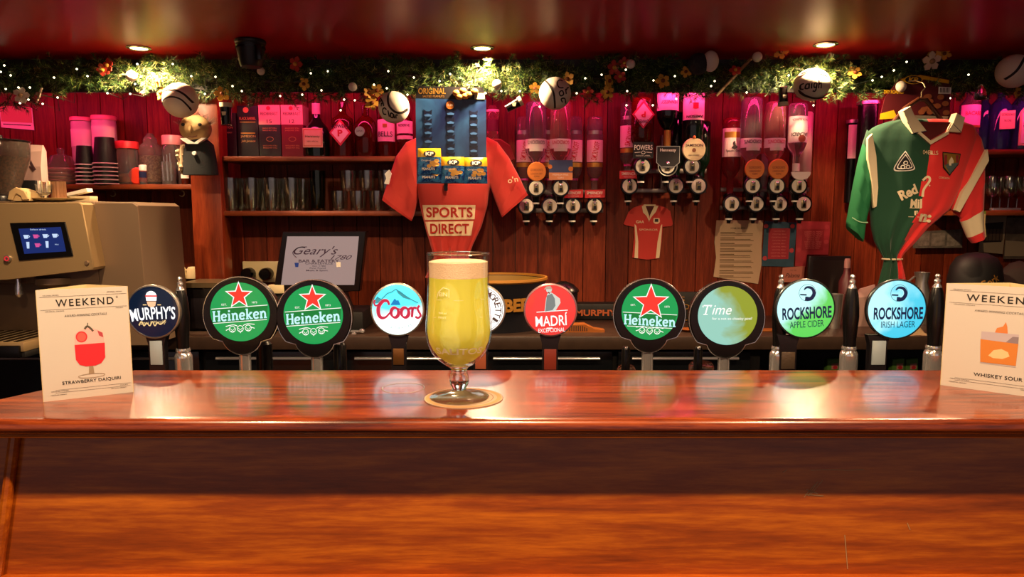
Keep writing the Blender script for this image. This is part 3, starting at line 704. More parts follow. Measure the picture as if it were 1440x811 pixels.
def daiquiri(bb):
    red = mat('print_daiquiri', '#c51f2c', .6); ice = mat('print_icepink', '#d9a2a0', .6); pale = mat('print_glass', '#8a7862', .6)
    L_ = [(49, 72), (50, 66), (56, 62), (70, 58), (82, 62), (90, 67), (91, 82), (49, 82)]; bb.flat(L_, 0, ice)
    bb.flat([(82, 63), (89, 67), (90, 74), (84, 71)], -.05, mat('print_berry', '#a03a44', .6))
    bb.flat([(48.5, 82), (91.5, 82), (91, 104), (85, 112), (76, 115), (63, 115), (54, 112), (49, 104)], -.05, red)
    bb.flat(circ(59, 71, 8.2, 24), -.1, red); bb.flat(circ(59, 71, 6.4, 20), -.12, mat('print_berry_light', '#d4554e', .6))
    bb.stroke([(64, 60), (68, 56), (73, 60), (76, 64)], 3, -.1, mat('print_leaf', '#4a4438', .6)); bb.stroke([(68, 56), (69, 51)], 1, -.1, ink, 0)
    bb.flat([(67, 115), (73, 115), (74, 127), (66, 127)], 0, pale); bb.stroke(arc(70, 129.5, 19, 0, 360, 30, 3), .8, 0, pale, 0)
def sour(bb):
    am = mat('print_amber', '#b8702c', .6); fo = mat('print_sour_foam', '#a79ca6', .6); pl = mat('print_orange_peel', '#c2713a', .6)
    bb.flat([(47, 70), (91, 70), (91, 84), (47, 84)], 0, fo); bb.flat([(84, 74), (91, 74), (91, 86), (76, 84)], -.03, mat('print_shadow_grey', '#7a6d76', .6))
    bb.flat([(46.5, 82), (91, 84), (90, 117), (48, 117)], -.05, am); bb.stroke([(48, 118), (90, 119)], 1, -.05, fo, 0)
    bb.flat([(57, 106), (63, 97), (72, 94), (80, 98), (82, 104), (74, 109), (63, 109)], -.1, mat('print_icecube', '#d8b284', .6))
    bb.flat([(63, 70), (65, 63), (72, 60), (75, 53), (77, 60), (78, 70)], -.1, pl)
cocktail_card('white folded card with a red strawberry daiquiri at the left end of the bar', (60.6, 565), (188, 551), .156, None, 'STRAWBERRY DAIQUIRI', daiquiri)
cocktail_card('white folded card with an amber whiskey sour at the right end of the bar', (1322, 541), (1440, 557), .156, .1335, 'WHISKEY SOUR', sour)
# ================================================================ helpers for the back bar
def patch(b, q, y, mt, n=8, m=4):
    """a quad print cut into a grid so that it can follow a curved surface; q = TL, TR, BR, BL in pixels"""
    vs = []
    for j in range(m+1):
        v = j/m
        for i in range(n+1):
            u = i/n
            vs.append(((1-v)*((1-u)*q[0][0]+u*q[1][0])+v*((1-u)*q[3][0]+u*q[2][0]), y, (1-v)*((1-u)*q[0][1]+u*q[1][1])+v*((1-u)*q[3][1]+u*q[2][1])))
    b.add(vs, [(j*(n+1)+i, j*(n+1)+i+1, (j+1)*(n+1)+i+1, (j+1)*(n+1)+i) for j in range(m) for i in range(n)], mt)
def wrap(b, cx, r, mt, y0, y1, half=80, cy=0, lip=.35, r2=None, n=14):
    """a label wrapped round the front of a bottle"""
    r2 = r if r2 is None else r2; vs = []
    for rr, z in ((r+lip, y0), (r2+lip, y1)):
        vs += [(cx+rr*sin(radians(-half+2*half*i/n)), cy-rr*cos(radians(-half+2*half*i/n)), z) for i in range(n+1)]
    b.add(vs, [(i, i+1, n+2+i, n+1+i) for i in range(n)], mt)
def wraptext(b, s, cx, r, y, w, h, mt, rot=0, bold=.01, cy=0, lip=.7, flip=False):
    old = b.map
    sg = -1 if flip else 1
    b.map = lambda v: (cx+(r+lip)*sin((v[0]-cx)/(r+lip))*sg, cy-(r+lip)*cos((v[0]-cx)/(r+lip)), y+(v[2]-y)*sg)
    b.text(s, cx, y, w, h, 0, mt, bold=bold, rot=rot); b.map = old
lab_pink = mat('label_cream', '#e6d6cc', .6); lab_w = mat('label_white', '#e8e2da', .6)
lab_cream = mat('label_tan', '#d8c69c', .6); lab_blk = mat('label_black', '#131014', .5); red_p = mat('label_red', '#c2242c', .5)
orange_p = mat('badge_orange', '#d07a2c', .5); gold_p = mat('gold_print', '#b98b3c', .4, .6)
dk_glass = mat('dark_bottle_glass', '#0b1a10', .06, spec=.7); br_glass = mat('amber_bottle_glass', '#5a1e0c', .05, trans=.6, ior=1.4)
clr = mat('bottle_glass', '#eef0f0', .04, trans=.95, ior=1.35); pk_glass = mat('pink_gin_glass', '#f0b0a8', .05, trans=.9, ior=1.35)
blu_glass = mat('blue_bottle_glass', '#3a5a9a', .05, trans=.8, ior=1.4)
txt_d = mat('label_ink', '#2a1a18', .6); txt_g = mat('label_gold_ink', '#c9a45a', .5)
# ================================================================ inverted bottles on optics
GA, GB, GC = 'bottles of the left optic rack', 'bottles of the middle optic rack', 'bottles of the right optic rack'
def inv(name, label, grp, cx, Y, prof, glass, deco=None, n=26):
    """inverted spirit bottle; prof rows (radius, photo row) from the base (top) to the mouth (bottom)"""
    t = T(name, label, 'spirit bottle', cx, prof[-1][1], Y, group=grp)
    b = t.mb(); b.lathe([(0, prof[0][1])]+prof+[(0, prof[-1][1])], glass, cx=cx, n=n); t.part('bottle_glass', b, smooth=50)
    if deco:
        b = t.mb(); deco(b); t.part('paper_label', b, smooth=0)
    return t
def std(r, top, sh, neck, bot, nr=4.6): return [(r*.8, top), (r, top+2.5), (r, sh), (r*.86, sh+5), (nr*1.3, neck), (nr, neck+4), (nr, bot)]
def smirnoff(cx, label, grp, dy=0):
    pr = [(5, 166+dy), (9.5, 167+dy), (11, 170+dy), (10.2, 174+dy), (11, 178+dy), (11, 240+dy), (9, 247+dy), (5.5, 251+dy), (4.6, 254+dy), (4.6, 279+dy)]
    def deco(b):
        wrap(b, cx, 11, lab_pink, 199+dy, 229+dy); wrap(b, cx, 11, gold_p, 230+dy, 236+dy, 75)
        wrap(b, cx, 11, m_silver, 186+dy, 191+dy, 60); wraptext(b, 'SMIRNOFF', cx, 11, 214+dy, 25, 8, red_p, rot=1.35)
        wrap(b, cx, 5, mat('pink_collar', '#d0308a', .4), 251+dy, 254+dy, 89)
    inv('vodka_bottle', label, grp, cx, 3.065, pr, clr, deco)
smirnoff(737.5, 'inverted vodka bottle at the left end of the left optic rack', GA)
smirnoff(771, 'inverted vodka bottle between the two gin bottles of the left optic rack', GA)
smirnoff(807, 'inverted vodka bottle just right of the pink gin on the left optic rack', GA)
smirnoff(835.5, 'inverted vodka bottle alone at the right end of the left optic rack', GA)
def gordon(cx, top, y0, label, grp, glass):
    def deco(b):
        wrap(b, cx, 14.5, lab_w, y0, y0+13, 82); wraptext(b, "GORDON'S", cx, 14.5, y0+5, 27, 5, red_p if glass is pk_glass else txt_d, flip=True)
        wrap(b, cx, 14.5, lab_w, y0+13, y0+17, 40, r2=14)
    inv('gin_bottle', label, grp, cx, 2.975, std(14.5, top, y0+16, y0+31, y0+47), glass, deco)
gordon(753.5, 146, 197, 'inverted clear gin bottle on the left optic rack', GA, clr)
gordon(787.5, 144, 197, 'inverted pink-tinted gin bottle on the left optic rack', GA, pk_glass)
smirnoff(882, 'inverted vodka bottle at the left end of the middle optic rack', GB, -20)
def powers(b):
    b.poly([(901, 145), (916.5, 164), (901, 183.5), (885.5, 164)], -15.3, -14.8, mat('label_hotred', '#c03048', .5)); b.flat([(901, 149), (913.5, 164), (901, 180), (888.5, 164)], -15.5, lab_pink)
    b.text('POWERS', 901, 173.5, 22, 5, -15.7, txt_d, rot=pi, bold=.02); b.text('P', 901, 164, 6, 8, -15.7, red_p, rot=pi, bold=.03)
inv('whiskey_bottle', 'inverted whiskey bottle with a diamond label on the middle optic rack', GB, 901, 2.975, std(14.5, 140, 196, 210, 222), br_glass, powers)
def henn(b):
    wrap(b, 937, 15, lab_pink, 133, 158, 80); wraptext(b, 'HENNESSY', 937, 15, 147, 25, 4.5, txt_d, flip=True); wrap(b, 937, 5.4, gold_p, 184, 206, 60)
inv('cognac_bottle', 'inverted dark cognac bottle in the centre of the middle optic rack', GB, 937, 2.975, [(13, 128), (15, 130), (15, 160), (14, 168), (9, 178), (5.4, 182), (5, 222)], dk_glass, henn)
def jame(b):
    wrap(b, 973, 15, lab_pink, 134, 171, 78); wraptext(b, 'JAMESON', 973, 15, 166, 26, 5, txt_d, flip=True, bold=.03); wrap(b, 973, 15, red_p, 148, 156, 14, lip=.6)
inv('whiskey_bottle', 'inverted green whiskey bottle with a pink-lit label on the middle optic rack', GB, 973, 2.975, std(15, 132, 196, 211, 222), dk_glass, jame)
inv('dark_bottle', 'black inverted bottle at the back between cognac and whiskey', GB, 951, 3.068, std(11.5, 160, 225, 236, 250), dk_glass)
inv('dark_bottle', 'black inverted bottle at the back right of the middle optic rack', GB, 986, 3.068, std(11.5, 172, 226, 237, 250), dk_glass)
def rum(b):
    wrap(b, 1026, 13, lab_pink, 183, 222, 80); wrap(b, 1026, 13, gold_p, 188, 196, 60, lip=.6); wraptext(b, 'Spiced Gold', 1026, 13, 214, 22, 4.5, txt_d)
    b.poly([(1024, 203), (1027, 200), (1028, 206), (1031, 209), (1027, 212), (1022, 210), (1025, 207)], -14.2, -13.9, txt_d)
inv('rum_bottle', 'inverted rum bottle with a gold band at the left of the right optic rack', GC, 1026, 3.03, [(9, 168), (12.5, 171), (13, 176), (13, 236), (9, 246), (5, 250), (4.6, 275)], mat('red_rum_glass', '#a03038', .05, trans=.7, ior=1.38), rum)
gordon(1054, 140, 196, 'inverted clear gin bottle, tallest of the right optic rack', GC, clr)
gordon(1087, 146, 196, 'inverted pink-tinted gin bottle on the right optic rack', GC, pk_glass)
def bac(b):
    wrap(b, 1118.5, 13, lab_w, 166, 202, 78); wraptext(b, 'BACARDI', 1118.5, 13, 191, 25, 5, txt_d, flip=True, bold=.02); wraptext(b, 'CARTA BLANCA', 1118.5, 13, 171, 24, 3, txt_d, flip=True)
    b.flat(circ(1120, 197, 5), -14.3, mat('label_rust', '#a05038', .5)); wrap(b, 1118.5, 4.8, lab_w, 230, 241, 85)
inv('rum_bottle', 'inverted white rum bottle at the right of the right optic rack', GC, 1118.5, 2.975, [(11, 148), (13, 151), (13, 204), (10, 212), (5.5, 217), (4.8, 222), (4.8, 246)], clr, bac)
inv('clear_bottle', 'inverted pale bottle half hidden behind the white rum', GC, 1129, 3.065, std(9.5, 160, 240, 250, 274), mat('frosted_pale', '#d8b8b0', .3, trans=.5), None)
# ---- the dispensers
m_dial = mat('dial_white', '#d8cfc0', .4); m_metal = mat('dial_metal', '#8a7a5c', .3, .8)
def optic(cx, cy, Y, label, grp, badge=None):
    t = T('spirit_optic', label, 'spirit optic', cx, cy+27, Y, group=grp)
    b = t.mb(); b.lathe([(0, cy-15), (6.5, cy-15), (8.5, cy-12), (8.5, cy+8), (6.2, cy+11), (4.6, cy+20), (0, cy+20)], black, cx=cx, n=20)
    b.lathe([(0, -12), (11.5, -12), (12.4, -11), (12.4, -7), (0, -7)], black, c=(cx, 0, cy), axis='y', n=28); hs = t.part('housing', b)
    b = t.mb(); b.lathe([(0, -12.8), (9.6, -12.8), (9.8, -12), (0, -12)], m_dial, c=(cx, 0, cy), axis='y', n=28); w = t.part('dial', b, hs)
    b = t.mb(); b.box(cx-3.4, cx+3.4, -14, -12.8, cy-5.5, cy+6, m_metal, .6); b.ball((cx, -14, cy-4), 2.6, chrome, 10); b.box(cx-1.6, cx+1.8, -14.4, -14, cy-.5, cy+4, black); t.part('measure', b, hs)
    b = t.mb(); b.lathe([(0, cy+19.8), (4.9, cy+19.8), (4.9, cy+22), (0, cy+22)], lab_w, cx=cx, n=16); b.lathe([(0, cy+22), (3.2, cy+22), (2.4, cy+27), (0, cy+27)], black, cx=cx, n=16); t.part('nozzle', b)
    if badge:
        b = t.mb(); badge(b); t.part('brand_badge', b)
    return t
def rnd(cx, cy, r, mt, lines, tm):
    def go(b):
        b.lathe([(0, -14.5), (r, -14.5), (r+.8, -13.6), (r+.8, -12), (0, -12)], mt, c=(cx, 0, cy), axis='y', n=36)
        for (s, dy, w, h) in lines: b.text(s, cx, cy+dy, w, h, -14.8, tm, bold=.01)
        b.box(cx-2.5, cx+2.5, -12.2, -7, cy, cy+r+4, black)
    return go
def plate(x0, x1, y0, y1, mt, draw, slant=0):
    def go(b):
        b.poly([(x0, y0), (x1, y0-slant), (x1, y1-slant), (x0, y1)], -15, -13.4, mt); draw(b)
        b.box((x0+x1)/2-2.5, (x0+x1)/2+2.5, -13.4, -7, y0+2, y1+4, black)
    return go
gin_l = [("GORDON'S", -2.2, 17, 3.4), ('LONDON DRY', 3, 16, 2.6), ('GIN', 6.6, 7, 2.4)]
OA, OB, OC = 'optics of the left rack', 'optics of the middle rack', 'optics of the right rack'
optic(753.5, 265, 2.975, 'optic with a round orange gin badge on the left rack', OA, rnd(754, 242.5, 12.3, orange_p, gin_l, mat('badge_ink', '#7a3414', .5)))
def sq(b):
    b.flat([(771, 244), (803.5, 244), (803.5, 254), (771, 254)], -15.2, mat('badge_salmon', '#d88a5c', .5)); b.flat(circ(772.5, 236, 3, 14), -15.3, orange_p); b.flat(circ(801, 239, 3.4, 14), -15.3, orange_p)
    b.text('PREMIUM PINK', 787, 247, 22, 2.4, -15.4, lab_w); b.text('GIN', 787, 251, 8, 2, -15.4, lab_w)
optic(787.5, 265, 2.975, 'optic with a square blue and salmon badge on the left rack', OA, plate(771, 803.5, 227, 254, mat('badge_slate', '#3c4a78', .5), sq))
def smb(cx, cy): return plate(cx-13.5, cx+14, cy-5.5, cy+5.5, red_p, lambda b: (b.text('SMIRNOFF', cx, cy-1.5, 22, 4, -15.3, lab_pink, bold=.01), b.text('TRIPLE DISTILLED', cx, cy+2.8, 16, 1.3, -15.3, lab_pink)), .8)
optic(740, 290, 3.06, 'optic at the left end of the lower row, left rack', OA)
optic(772.5, 290, 3.06, 'optic second from left in the lower row, left rack', OA)
optic(804.5, 290, 3.06, 'optic with a red vodka badge, left one of two, left rack', OA, smb(804, 273.5))
optic(834.5, 290, 3.06, 'optic with a red vodka badge at the right end of the left rack', OA, smb(834, 273.5))
def pw(b):
    b.text('POWERS', 901, 209.5, 25, 7, -15.3, lab_w, bold=.01); b.stroke(circ(901, 216.2, 2.6, 12, 2)+[(903.6, 216.2)], .7, -15.3, lab_w, 0); b.stroke([(889, 216.5), (897, 215.8)], .7, -15.3, lab_w, 0); b.stroke([(905, 215.8), (913, 216.5)], .7, -15.3, lab_w, 0); b.text('GOLD LABEL', 901, 220.6, 20, 1.6, -15.3, lab_w)
optic(901, 235, 2.975, 'optic with a black whiskey badge on the middle rack', OB, plate(887, 915, 202, 224, lab_blk, pw))
def hn(b):
    pts = [(919.5, 208), (951, 208), (951, 230), (944, 236), (926, 236), (919.5, 230)]
    b.poly(pts, -15, -13.4, lab_blk); b.stroke(pts+[pts[0]], 1, -15.3, m_silver, 0); b.text('Hennessy', 935, 213.5, 22, 5.4, -15.3, lab_w, bold=.02)
    b.tube([(935.5+13*cos(a), -13, 235+13*sin(a)) for a in [2*pi*i/30 for i in range(30)]], .8, m_silver, 6, closed=True)
optic(935.5, 235, 2.975, 'optic with a black cognac shield on the middle rack', OB, hn)
def jm(b):
    rnd(971, 212, 15.2, lab_cream, [('JAMESON', -5, 24, 5), ('IRISH WHISKEY', 8, 15, 1.8)], txt_d)(b); b.flat(circ(971, 213, 2.8, 14), -14.9, mat('badge_brown', '#7a4a30', .5))
    b.ball((971, -13.5, 195.5), 2.6, orange_p, 10)
optic(969.5, 235, 2.975, 'optic with a round cream whiskey badge on the middle rack', OB, jm)
optic(883, 262, 3.06, 'optic with a red vodka badge at the left end of the middle rack', OB, smb(882, 247))
optic(947, 262, 3.06, 'lower optic under the cognac bottle on the middle rack', OB)
optic(978.5, 262, 3.06, 'lower optic at the right end of the middle rack', OB)
inkb = mat('badge_ink', '#7a3414', .5)
optic(1053.5, 262, 2.975, 'optic with a round orange gin badge, left one of two, right rack', OC, rnd(1055, 239, 12.8, orange_p, gin_l, inkb))
optic(1087, 262, 2.975, 'optic with a round orange gin badge, right one of two, right rack', OC, rnd(1087.5, 239, 13, orange_p, gin_l, inkb))
optic(1117.5, 262, 2.975, 'optic with a white half-moon badge on the right rack', OC, lambda b: b.poly(arc(1119, 243, 13.5, 0, 180, 24, 11), -14.5, -12, lab_w))
optic(1024.5, 287, 3.03, 'lower optic under the rum bottle on the right rack', OC)
optic(1058.5, 287, 3.06, 'lower optic under the clear gin on the right rack', OC)
optic(1091, 287, 3.06, 'lower optic under the pink gin on the right rack', OC)
optic(1124, 287, 3.06, 'lower optic under the white rum at the right rack end', OC)
m_rail = mat('rack_metal', '#8a8078', .35, .9)
def rack(label, x0, x1, ys, cxs):
    t = T('optic_rack', label, 'optic rack', (x0+x1)/2, ys[-1]+4, 3.10)
    for y in ys:
        b = t.mb(); b.box(x0, x1, -3, 3, y-3, y+3, m_rail, .6); t.part('rail', b)
    b = t.mb(); b.box((x0+x1)/2-5, (x0+x1)/2+5, 3, 16, ys[0]-50, ys[-1]+2, m_rail, .6); t.part('back_bracket', b)
rack('steel rail holding the left group of optics', 735, 848, (270, 296), 0)
rack('steel rail holding the middle group of optics', 877, 992, (241, 268), 0)
rack('steel rail holding the right group of optics', 1012, 1136, (267, 292), 0)
# ================================================================ boxes and bottles on the upper shelf
def carton(cx, hw, top, label, face, Y=3.03):
    t = T('whiskey_box', label, 'whiskey box', cx, 219, Y, z=Z_UP, group='whiskey boxes on the upper shelf'); k = hw*.95
    b = t.mb(); face(b, t, cx, hw, top); t.solo(b, 0)
def f_small(b, t, cx, hw, top):
    b.box(cx-hw, cx+hw, 0, hw*2, top, t.by, mat('carton_dark', '#2a2024', .45), .5); b.text('MIDLETON', cx, 180, 20, 3, -.3, txt_g); b.text('IRISH WHISKEY', cx, 187, 18, 2, -.3, txt_g); b.flat([(cx-12, 208), (cx+1, 208), (cx+1, 219), (cx-12, 219)], -.3, m_silver)
carton(319, 14.5, 160, 'small dark whiskey box at the left end of the upper shelf', f_small)
def f_barrel(b, t, cx, hw, top):
    b.box(cx-hw, cx+hw, 0, hw*2, top, t.by, lab_blk, .5); b.text('BLACK BARREL', cx, 167.5, 23, 4, -.3, txt_g, bold=.02); b.flat(circ(cx-2, 156, 4, 16), -.3, txt_g)
    b.box(cx-10, cx+10, -.3, 0, 187, 188.5, gold_p); b.text('JAMESON', cx, 192.5, 21, 4, -.3, txt_g); b.text('John Jameson', cx, 199, 20, 4, -.3, txt_g, shear=.4); b.box(cx-11, cx+11, -.3, 0, 172, 173, gold_p)
carton(350, 14.5, 150, 'black whiskey box with gold print on the upper shelf', f_barrel)
def f_red(low, num):
    def go(b, t, cx, hw, top):
        b.box(cx-hw, cx+hw, 0, hw*2, 176, t.by, low, .4); b.box(cx-hw, cx+hw, 0, hw*2, top, 176, lab_cream, .4)
        b.text('REDBREAST', cx, 161, 24, 4.4, -.3, txt_d); b.text(num, cx, 171.5, 7, 5, -.3, txt_d); b.flat(circ(cx-1, 153.5, 3, 12), -.3, red_p)
        for y in (181, 184, 205, 208): b.text('SINGLE POT STILL', cx, y, 20, 1.6, -.3, txt_g)
        b.stroke(circ(cx, 196, 5, 16, 3)+[(cx+5, 196)], .4, -.3, txt_g, 0)
    return go
carton(380.5, 15.2, 149, 'cream and green whiskey box marked 15 on the upper shelf', f_red(mat('carton_green', '#26382c', .5), '15'))
carton(412, 15.2, 149, 'cream and maroon whiskey box marked 12 on the upper shelf', f_red(mat('carton_maroon', '#6e1e2a', .5), '12'))
def up(name, label, cat, cx, Y, prof, glass, deco=None, z=None, base=219, grp='bottles on the upper left shelf', sy=1):
    t = T(name, label, cat, cx, base, Y, z=Z_UP if z is None else z, group=grp)
    pr = [(r, y) for r, y in prof]; pr[-1] = (pr[-1][0], t.by)
    b = t.mb(); b.lathe([(0, pr[0][1])]+pr+[(0, t.by)], glass, cx=cx, n=26, sy=sy); t.part('bottle_glass', b, smooth=50)
    if deco: b = t.mb(); deco(b); t.part('paper_label', b, smooth=0)
    return t
up('cognac_bottle', 'dark cognac bottle with a cream label on the upper shelf', 'bottle', 446.5, 3.03, [(5, 146), (5.4, 150), (5, 166), (8, 172), (15, 180), (18, 188), (18.4, 210), (17, 219)], dk_glass,
   lambda b: (b.poly([(432, 183), (459, 183), (459, 209), (432, 209)], -19.2, -17.4, lab_cream), b.stroke([(433.5, 185), (457.5, 185), (457.5, 207), (433.5, 207), (433.5, 185)], 1, -19.4, red_p, 0), b.text('Hennessy', 445.5, 194.5, 20, 4.5, -19.4, txt_d), b.text('VERY SPECIAL', 445.5, 201, 16, 2, -19.4, txt_d), wrap(b, 446.5, 5.4, mat('neck_pink', '#c8a8a0', .5), 147, 162, 85)))
up('whiskey_bottle', 'amber whiskey bottle with a red diamond label on the upper shelf', 'bottle', 483, 3.03, [(5, 146), (5, 160), (8, 164), (14, 168), (15, 174), (15, 216), (14, 219)], br_glass,
   lambda b: (b.poly([(483, 170), (498, 189), (483, 207), (468, 189)], -16.6, -15.4, mat('label_hotred', '#c03048', .5)), b.flat([(483, 174), (495, 189), (483, 203), (471, 189)], -16.8, lab_pink), b.text('POWERS', 483, 180, 23, 5, -17, txt_d, bold=.02, bend=30), b.text('P', 483, 189.5, 7, 9, -17, red_p, bold=.04)))
up('whiskey_bottle', 'broad clear bottle with a small round medallion on the upper shelf', 'bottle', 515, 3.03, [(5, 150), (5, 164), (9, 167), (14, 173), (15.4, 182), (15, 214), (13, 219)], br_glass,
   lambda b: (b.lathe([(0, -16.6), (6.5, -16.6), (7, -15.4), (0, -15.4)], m_silver, c=(510, 0, 187), axis='y', n=24), b.text('JAPAN', 510, 187, 9, 3, -16.9, txt_d)))
up('whisky_bottle', 'tall whisky bottle with a pale black-lettered label left of the red jersey', 'bottle', 544, 3.03, [(4.6, 140), (4.6, 158), (9, 165), (12, 170), (12, 216), (11, 219)], br_glass,
   lambda b: (wrap(b, 544, 12, lab_pink, 170, 200, 82), wraptext(b, 'BELLS', 544, 12, 190, 22, 7, txt_d), b.box(541, 547, -13, -12.2, 176, 181, gold_p)))
up('spirit_bottle', 'pale labelled bottle partly behind the red jersey sleeve', 'bottle', 570, 3.03, [(4.6, 148), (4.6, 162), (9, 168), (11, 172), (11, 216), (10, 219)], br_glass,
   lambda b: (wrap(b, 570, 11, lab_pink, 172, 189, 80), wrap(b, 570, 11, lab_pink, 192, 197, 80), wraptext(b, 'RESERVE', 570, 11, 178, 17, 3.5, txt_d)))
up('slim_bottle', 'pink-lit slim bottle standing behind the nut card', 'bottle', 693, 3.06, [(5, 150), (8, 154), (9, 160), (9, 200), (5, 206), (5, 219)], pk_glass, lambda b: (wrap(b, 693, 9, mat('dark_red_label', '#5a1c2c', .5), 170, 186, 80), wrap(b, 693, 9, lab_pink, 156, 159, 80)), z=P(693, 228, 3.06).z, base=228)
t = T('wall_bracket', 'small dark bracket shelf behind the nut card', 'bracket', 700, 232, 3.04); b = t.mb(); b.box(678, 722, -10, 34, 228, 232, m_shelf, .5); b.poly([(716, 232), (720, 232), (720, 246)], 20, 34, m_shelf); t.solo(b)
# right upper shelf
GR = 'bottles on the right shelf'
zr = Z_RUP
up('rum_bottle', 'white rum bottle behind the shoulder of the halved jersey', 'bottle', 1360, 3.04, [(4.8, 120), (4.8, 138), (9, 144), (13, 150), (13, 206), (12, 210)], clr, lambda b: (wrap(b, 1360, 13, mat('label_pinkish', '#d8a8c8', .5), 150, 180, 80), wraptext(b, 'BACARDÍ', 1360, 13, 161, 25, 7, red_p), wrap(b, 1360, 13, gold_p, 178, 181, 60, lip=.6)), z=zr, base=210, grp=GR)
up('gin_bottle', 'blue-tinted bottle with a small cream label on the right shelf', 'bottle', 1403, 3.04, [(4.6, 118), (4.6, 140), (10, 146), (14, 152), (14, 206), (13, 210)], blu_glass, lambda b: (b.poly([(1393.5, 160), (1414, 158), (1414.5, 183), (1394, 184)], -15, -13.6, lab_cream), b.text("GORDON'S", 1404, 164, 18, 3.4, -15.2, txt_d, bold=.02), b.text('SLOE', 1404, 172, 10, 2.5, -15.2, txt_d)), z=zr, base=210, grp=GR)
up('gin_bottle', 'squared blue gin bottle with a tall arched cream label at the right edge', 'bottle', 1432, 3.03, [(5, 118), (5, 138), (11, 146), (15, 152), (15, 206), (14, 210)], blu_glass, lambda b: (b.poly(arc(1430.5, 164, 10, 180, 360, 16)+[(1440.5, 206), (1420.5, 206)], -16.4, -14.8, lab_cream), b.poly(arc(1430.5, 165, 7.5, 180, 360, 16)+[(1438, 203), (1423, 203)], -16.7, -16.4, lab_w), b.text('DRY GIN', 1430.5, 180, 11, 3, -17, txt_d), b.flat([(1428, 196), (1430.5, 192), (1433, 196), (1430.5, 199)], -17, blu_glass)), z=zr, base=210, grp=GR)
up('liqueur_bottle', 'blue bottle between the white rum and the cream-labelled bottle', 'bottle', 1381, 3.08, [(4.6, 128), (4.6, 146), (9, 152), (11, 158), (11, 206), (10, 210)], blu_glass, None, z=zr, base=210, grp=GR)
# ================================================================ glasses
def tumbler(cx, base, hgt, r, rb, label, z, Y, grp, mtl=tumm):
    t = T('pint_tumbler', label, 'drinking glass', cx, base, Y, z=z, group=grp); B = t.by
    b = t.mb(); b.lathe([(0, B), (rb, B), (rb+.3, B-2), (r*.98, B-hgt*.72), (r, B-hgt), (r-.9, B-hgt), (r*.92, B-hgt*.72), (rb-1, B-4), (0, B-4)], mtl, cx=cx, n=24); t.solo(b, 50); return t
g1 = 'row of pint glasses on the lower shelf'
pg = tumbler(327, 296, 46, 13.8, 10.5, 'tall clear pint glass in the row on the lower shelf', Z_LOW, 3.0, g1)
for x, Y in ((356, 3.0), (384, 3.0), (412, 3.0), (341, 3.09), (370, 3.09), (398, 3.09), (426, 3.09)):
    clone(pg.root, (P(x, 296, Y).x, Y, Z_LOW))
tumbler(448, 296, 56, 11, 9, 'taller greenish glass between the pint glasses and the stacked tumblers', Z_LOW, 3.0, None, thin_glass('green_glass', '#a8b878'))
g2 = 'stacked short tumblers on the lower shelf'
s1 = tumbler(478, 296, 28, 12, 10.5, 'short tumbler in the bottom row of the stack on the lower shelf', Z_LOW, 3.0, g2)
zs = Z_LOW+28*s1.k+.0005
for x in (504.5, 531, 557, 583): clone(s1.root, (P(x, 296, 3.0).x, 3.0, Z_LOW))
for x in (491, 517.5, 544): clone(s1.root, (P(x, 296, 3.0).x, 3.0, zs), 'short tumbler in the top row of the stack on the lower shelf')
def stemware(cx, base, Y, z, label, grp):
    t = T('stem_glass', label, 'stem glass', cx, base, Y, z=z, group=grp); B = t.by
    b = t.mb(); b.lathe([(0, B), (9, B), (8, B-1), (1.5, B-2.5), (1.2, B-17), (5, B-20), (10, B-27), (11, B-36), (9, B-48), (8.3, B-48), (10.2, B-36), (9.2, B-27.5), (4.5, B-21), (0, B-20)], tumm, cx=cx, n=22); t.solo(b, 50); return t
st = stemware(1393, 296, 3.0, Z_RLOW, 'stemmed glass in the cluster on the right lower shelf', 'stem glasses on the right lower shelf')
for x, Y in ((1417, 3.0), (1441, 3.0), (1405, 3.08), (1429, 3.08), (1381, 3.08)): clone(st.root, (P(x, 296, Y).x, Y, Z_RLOW))
t = T('glass_tray', 'small steel tray in front of the stemmed glasses at right', 'tray', 1410, 295, 2.985, z=Z_RLOW); b = t.mb(); b.box(1392, 1432, -6, 2, t.by-4, t.by, chrome, 1); t.solo(b)
# ================================================================ left shelf: cups, jars
def jar(name, label, cx, Y, prof, glass, extra=(), z=None, base=258, grp=None, cat='jar'):
    t = T(name, label, cat, cx, base, Y, z=Z_LEFT if z is None else z, group=grp); pr = list(prof); pr[-1] = (pr[-1][0], t.by)
    b = t.mb(); b.lathe([(0, pr[0][1])]+pr+[(0, t.by)], glass, cx=cx, n=28); t.part('body', b, smooth=50)
    for nm, fn in extra: b = t.mb(); fn(b, t); t.part(nm, b, smooth=50)
    return t
tubp = mat('tub_plastic', '#d8c4c4', .35, trans=.3); lidp = mat('lid_pink', '#c87880', .4)
def lid(cx, r, y0, y1, mt): return ('lid', lambda b, t: b.lathe([(0, y0), (r-.8, y0), (r, y0+.8), (r, y1), (0, y1)], mt, cx=cx, n=28))
def lab(cx, r, y0, y1, mt, s=None, h=4): return ('paper_label', lambda b, t: (wrap(b, cx, r, mt, y0, y1, 80), s and wraptext(b, s, cx, r, (y0+y1)/2, r*1.5, h, txt_d)))
jar('plastic_tub', 'left pink-lit plastic tub behind the paper cups', 120, 3.085, [(13, 172), (13.5, 176), (13.5, 258)], tubp, [lid(120, 14.5, 167, 172.5, lidp), lab(120, 13.5, 184, 208, lab_pink)])
jar('plastic_tub', 'right pink-lit plastic tub behind the taller cup stack', 151, 3.085, [(15, 171), (15.5, 176), (15.5, 258)], tubp, [lid(151, 16, 165, 171, lidp), lab(151, 15.5, 180, 210, lab_pink)])
m_cup = mat('paper_cup_black', '#141013', .5); m_cupin = mat('paper_cup_rim', '#e8d8d4', .5)
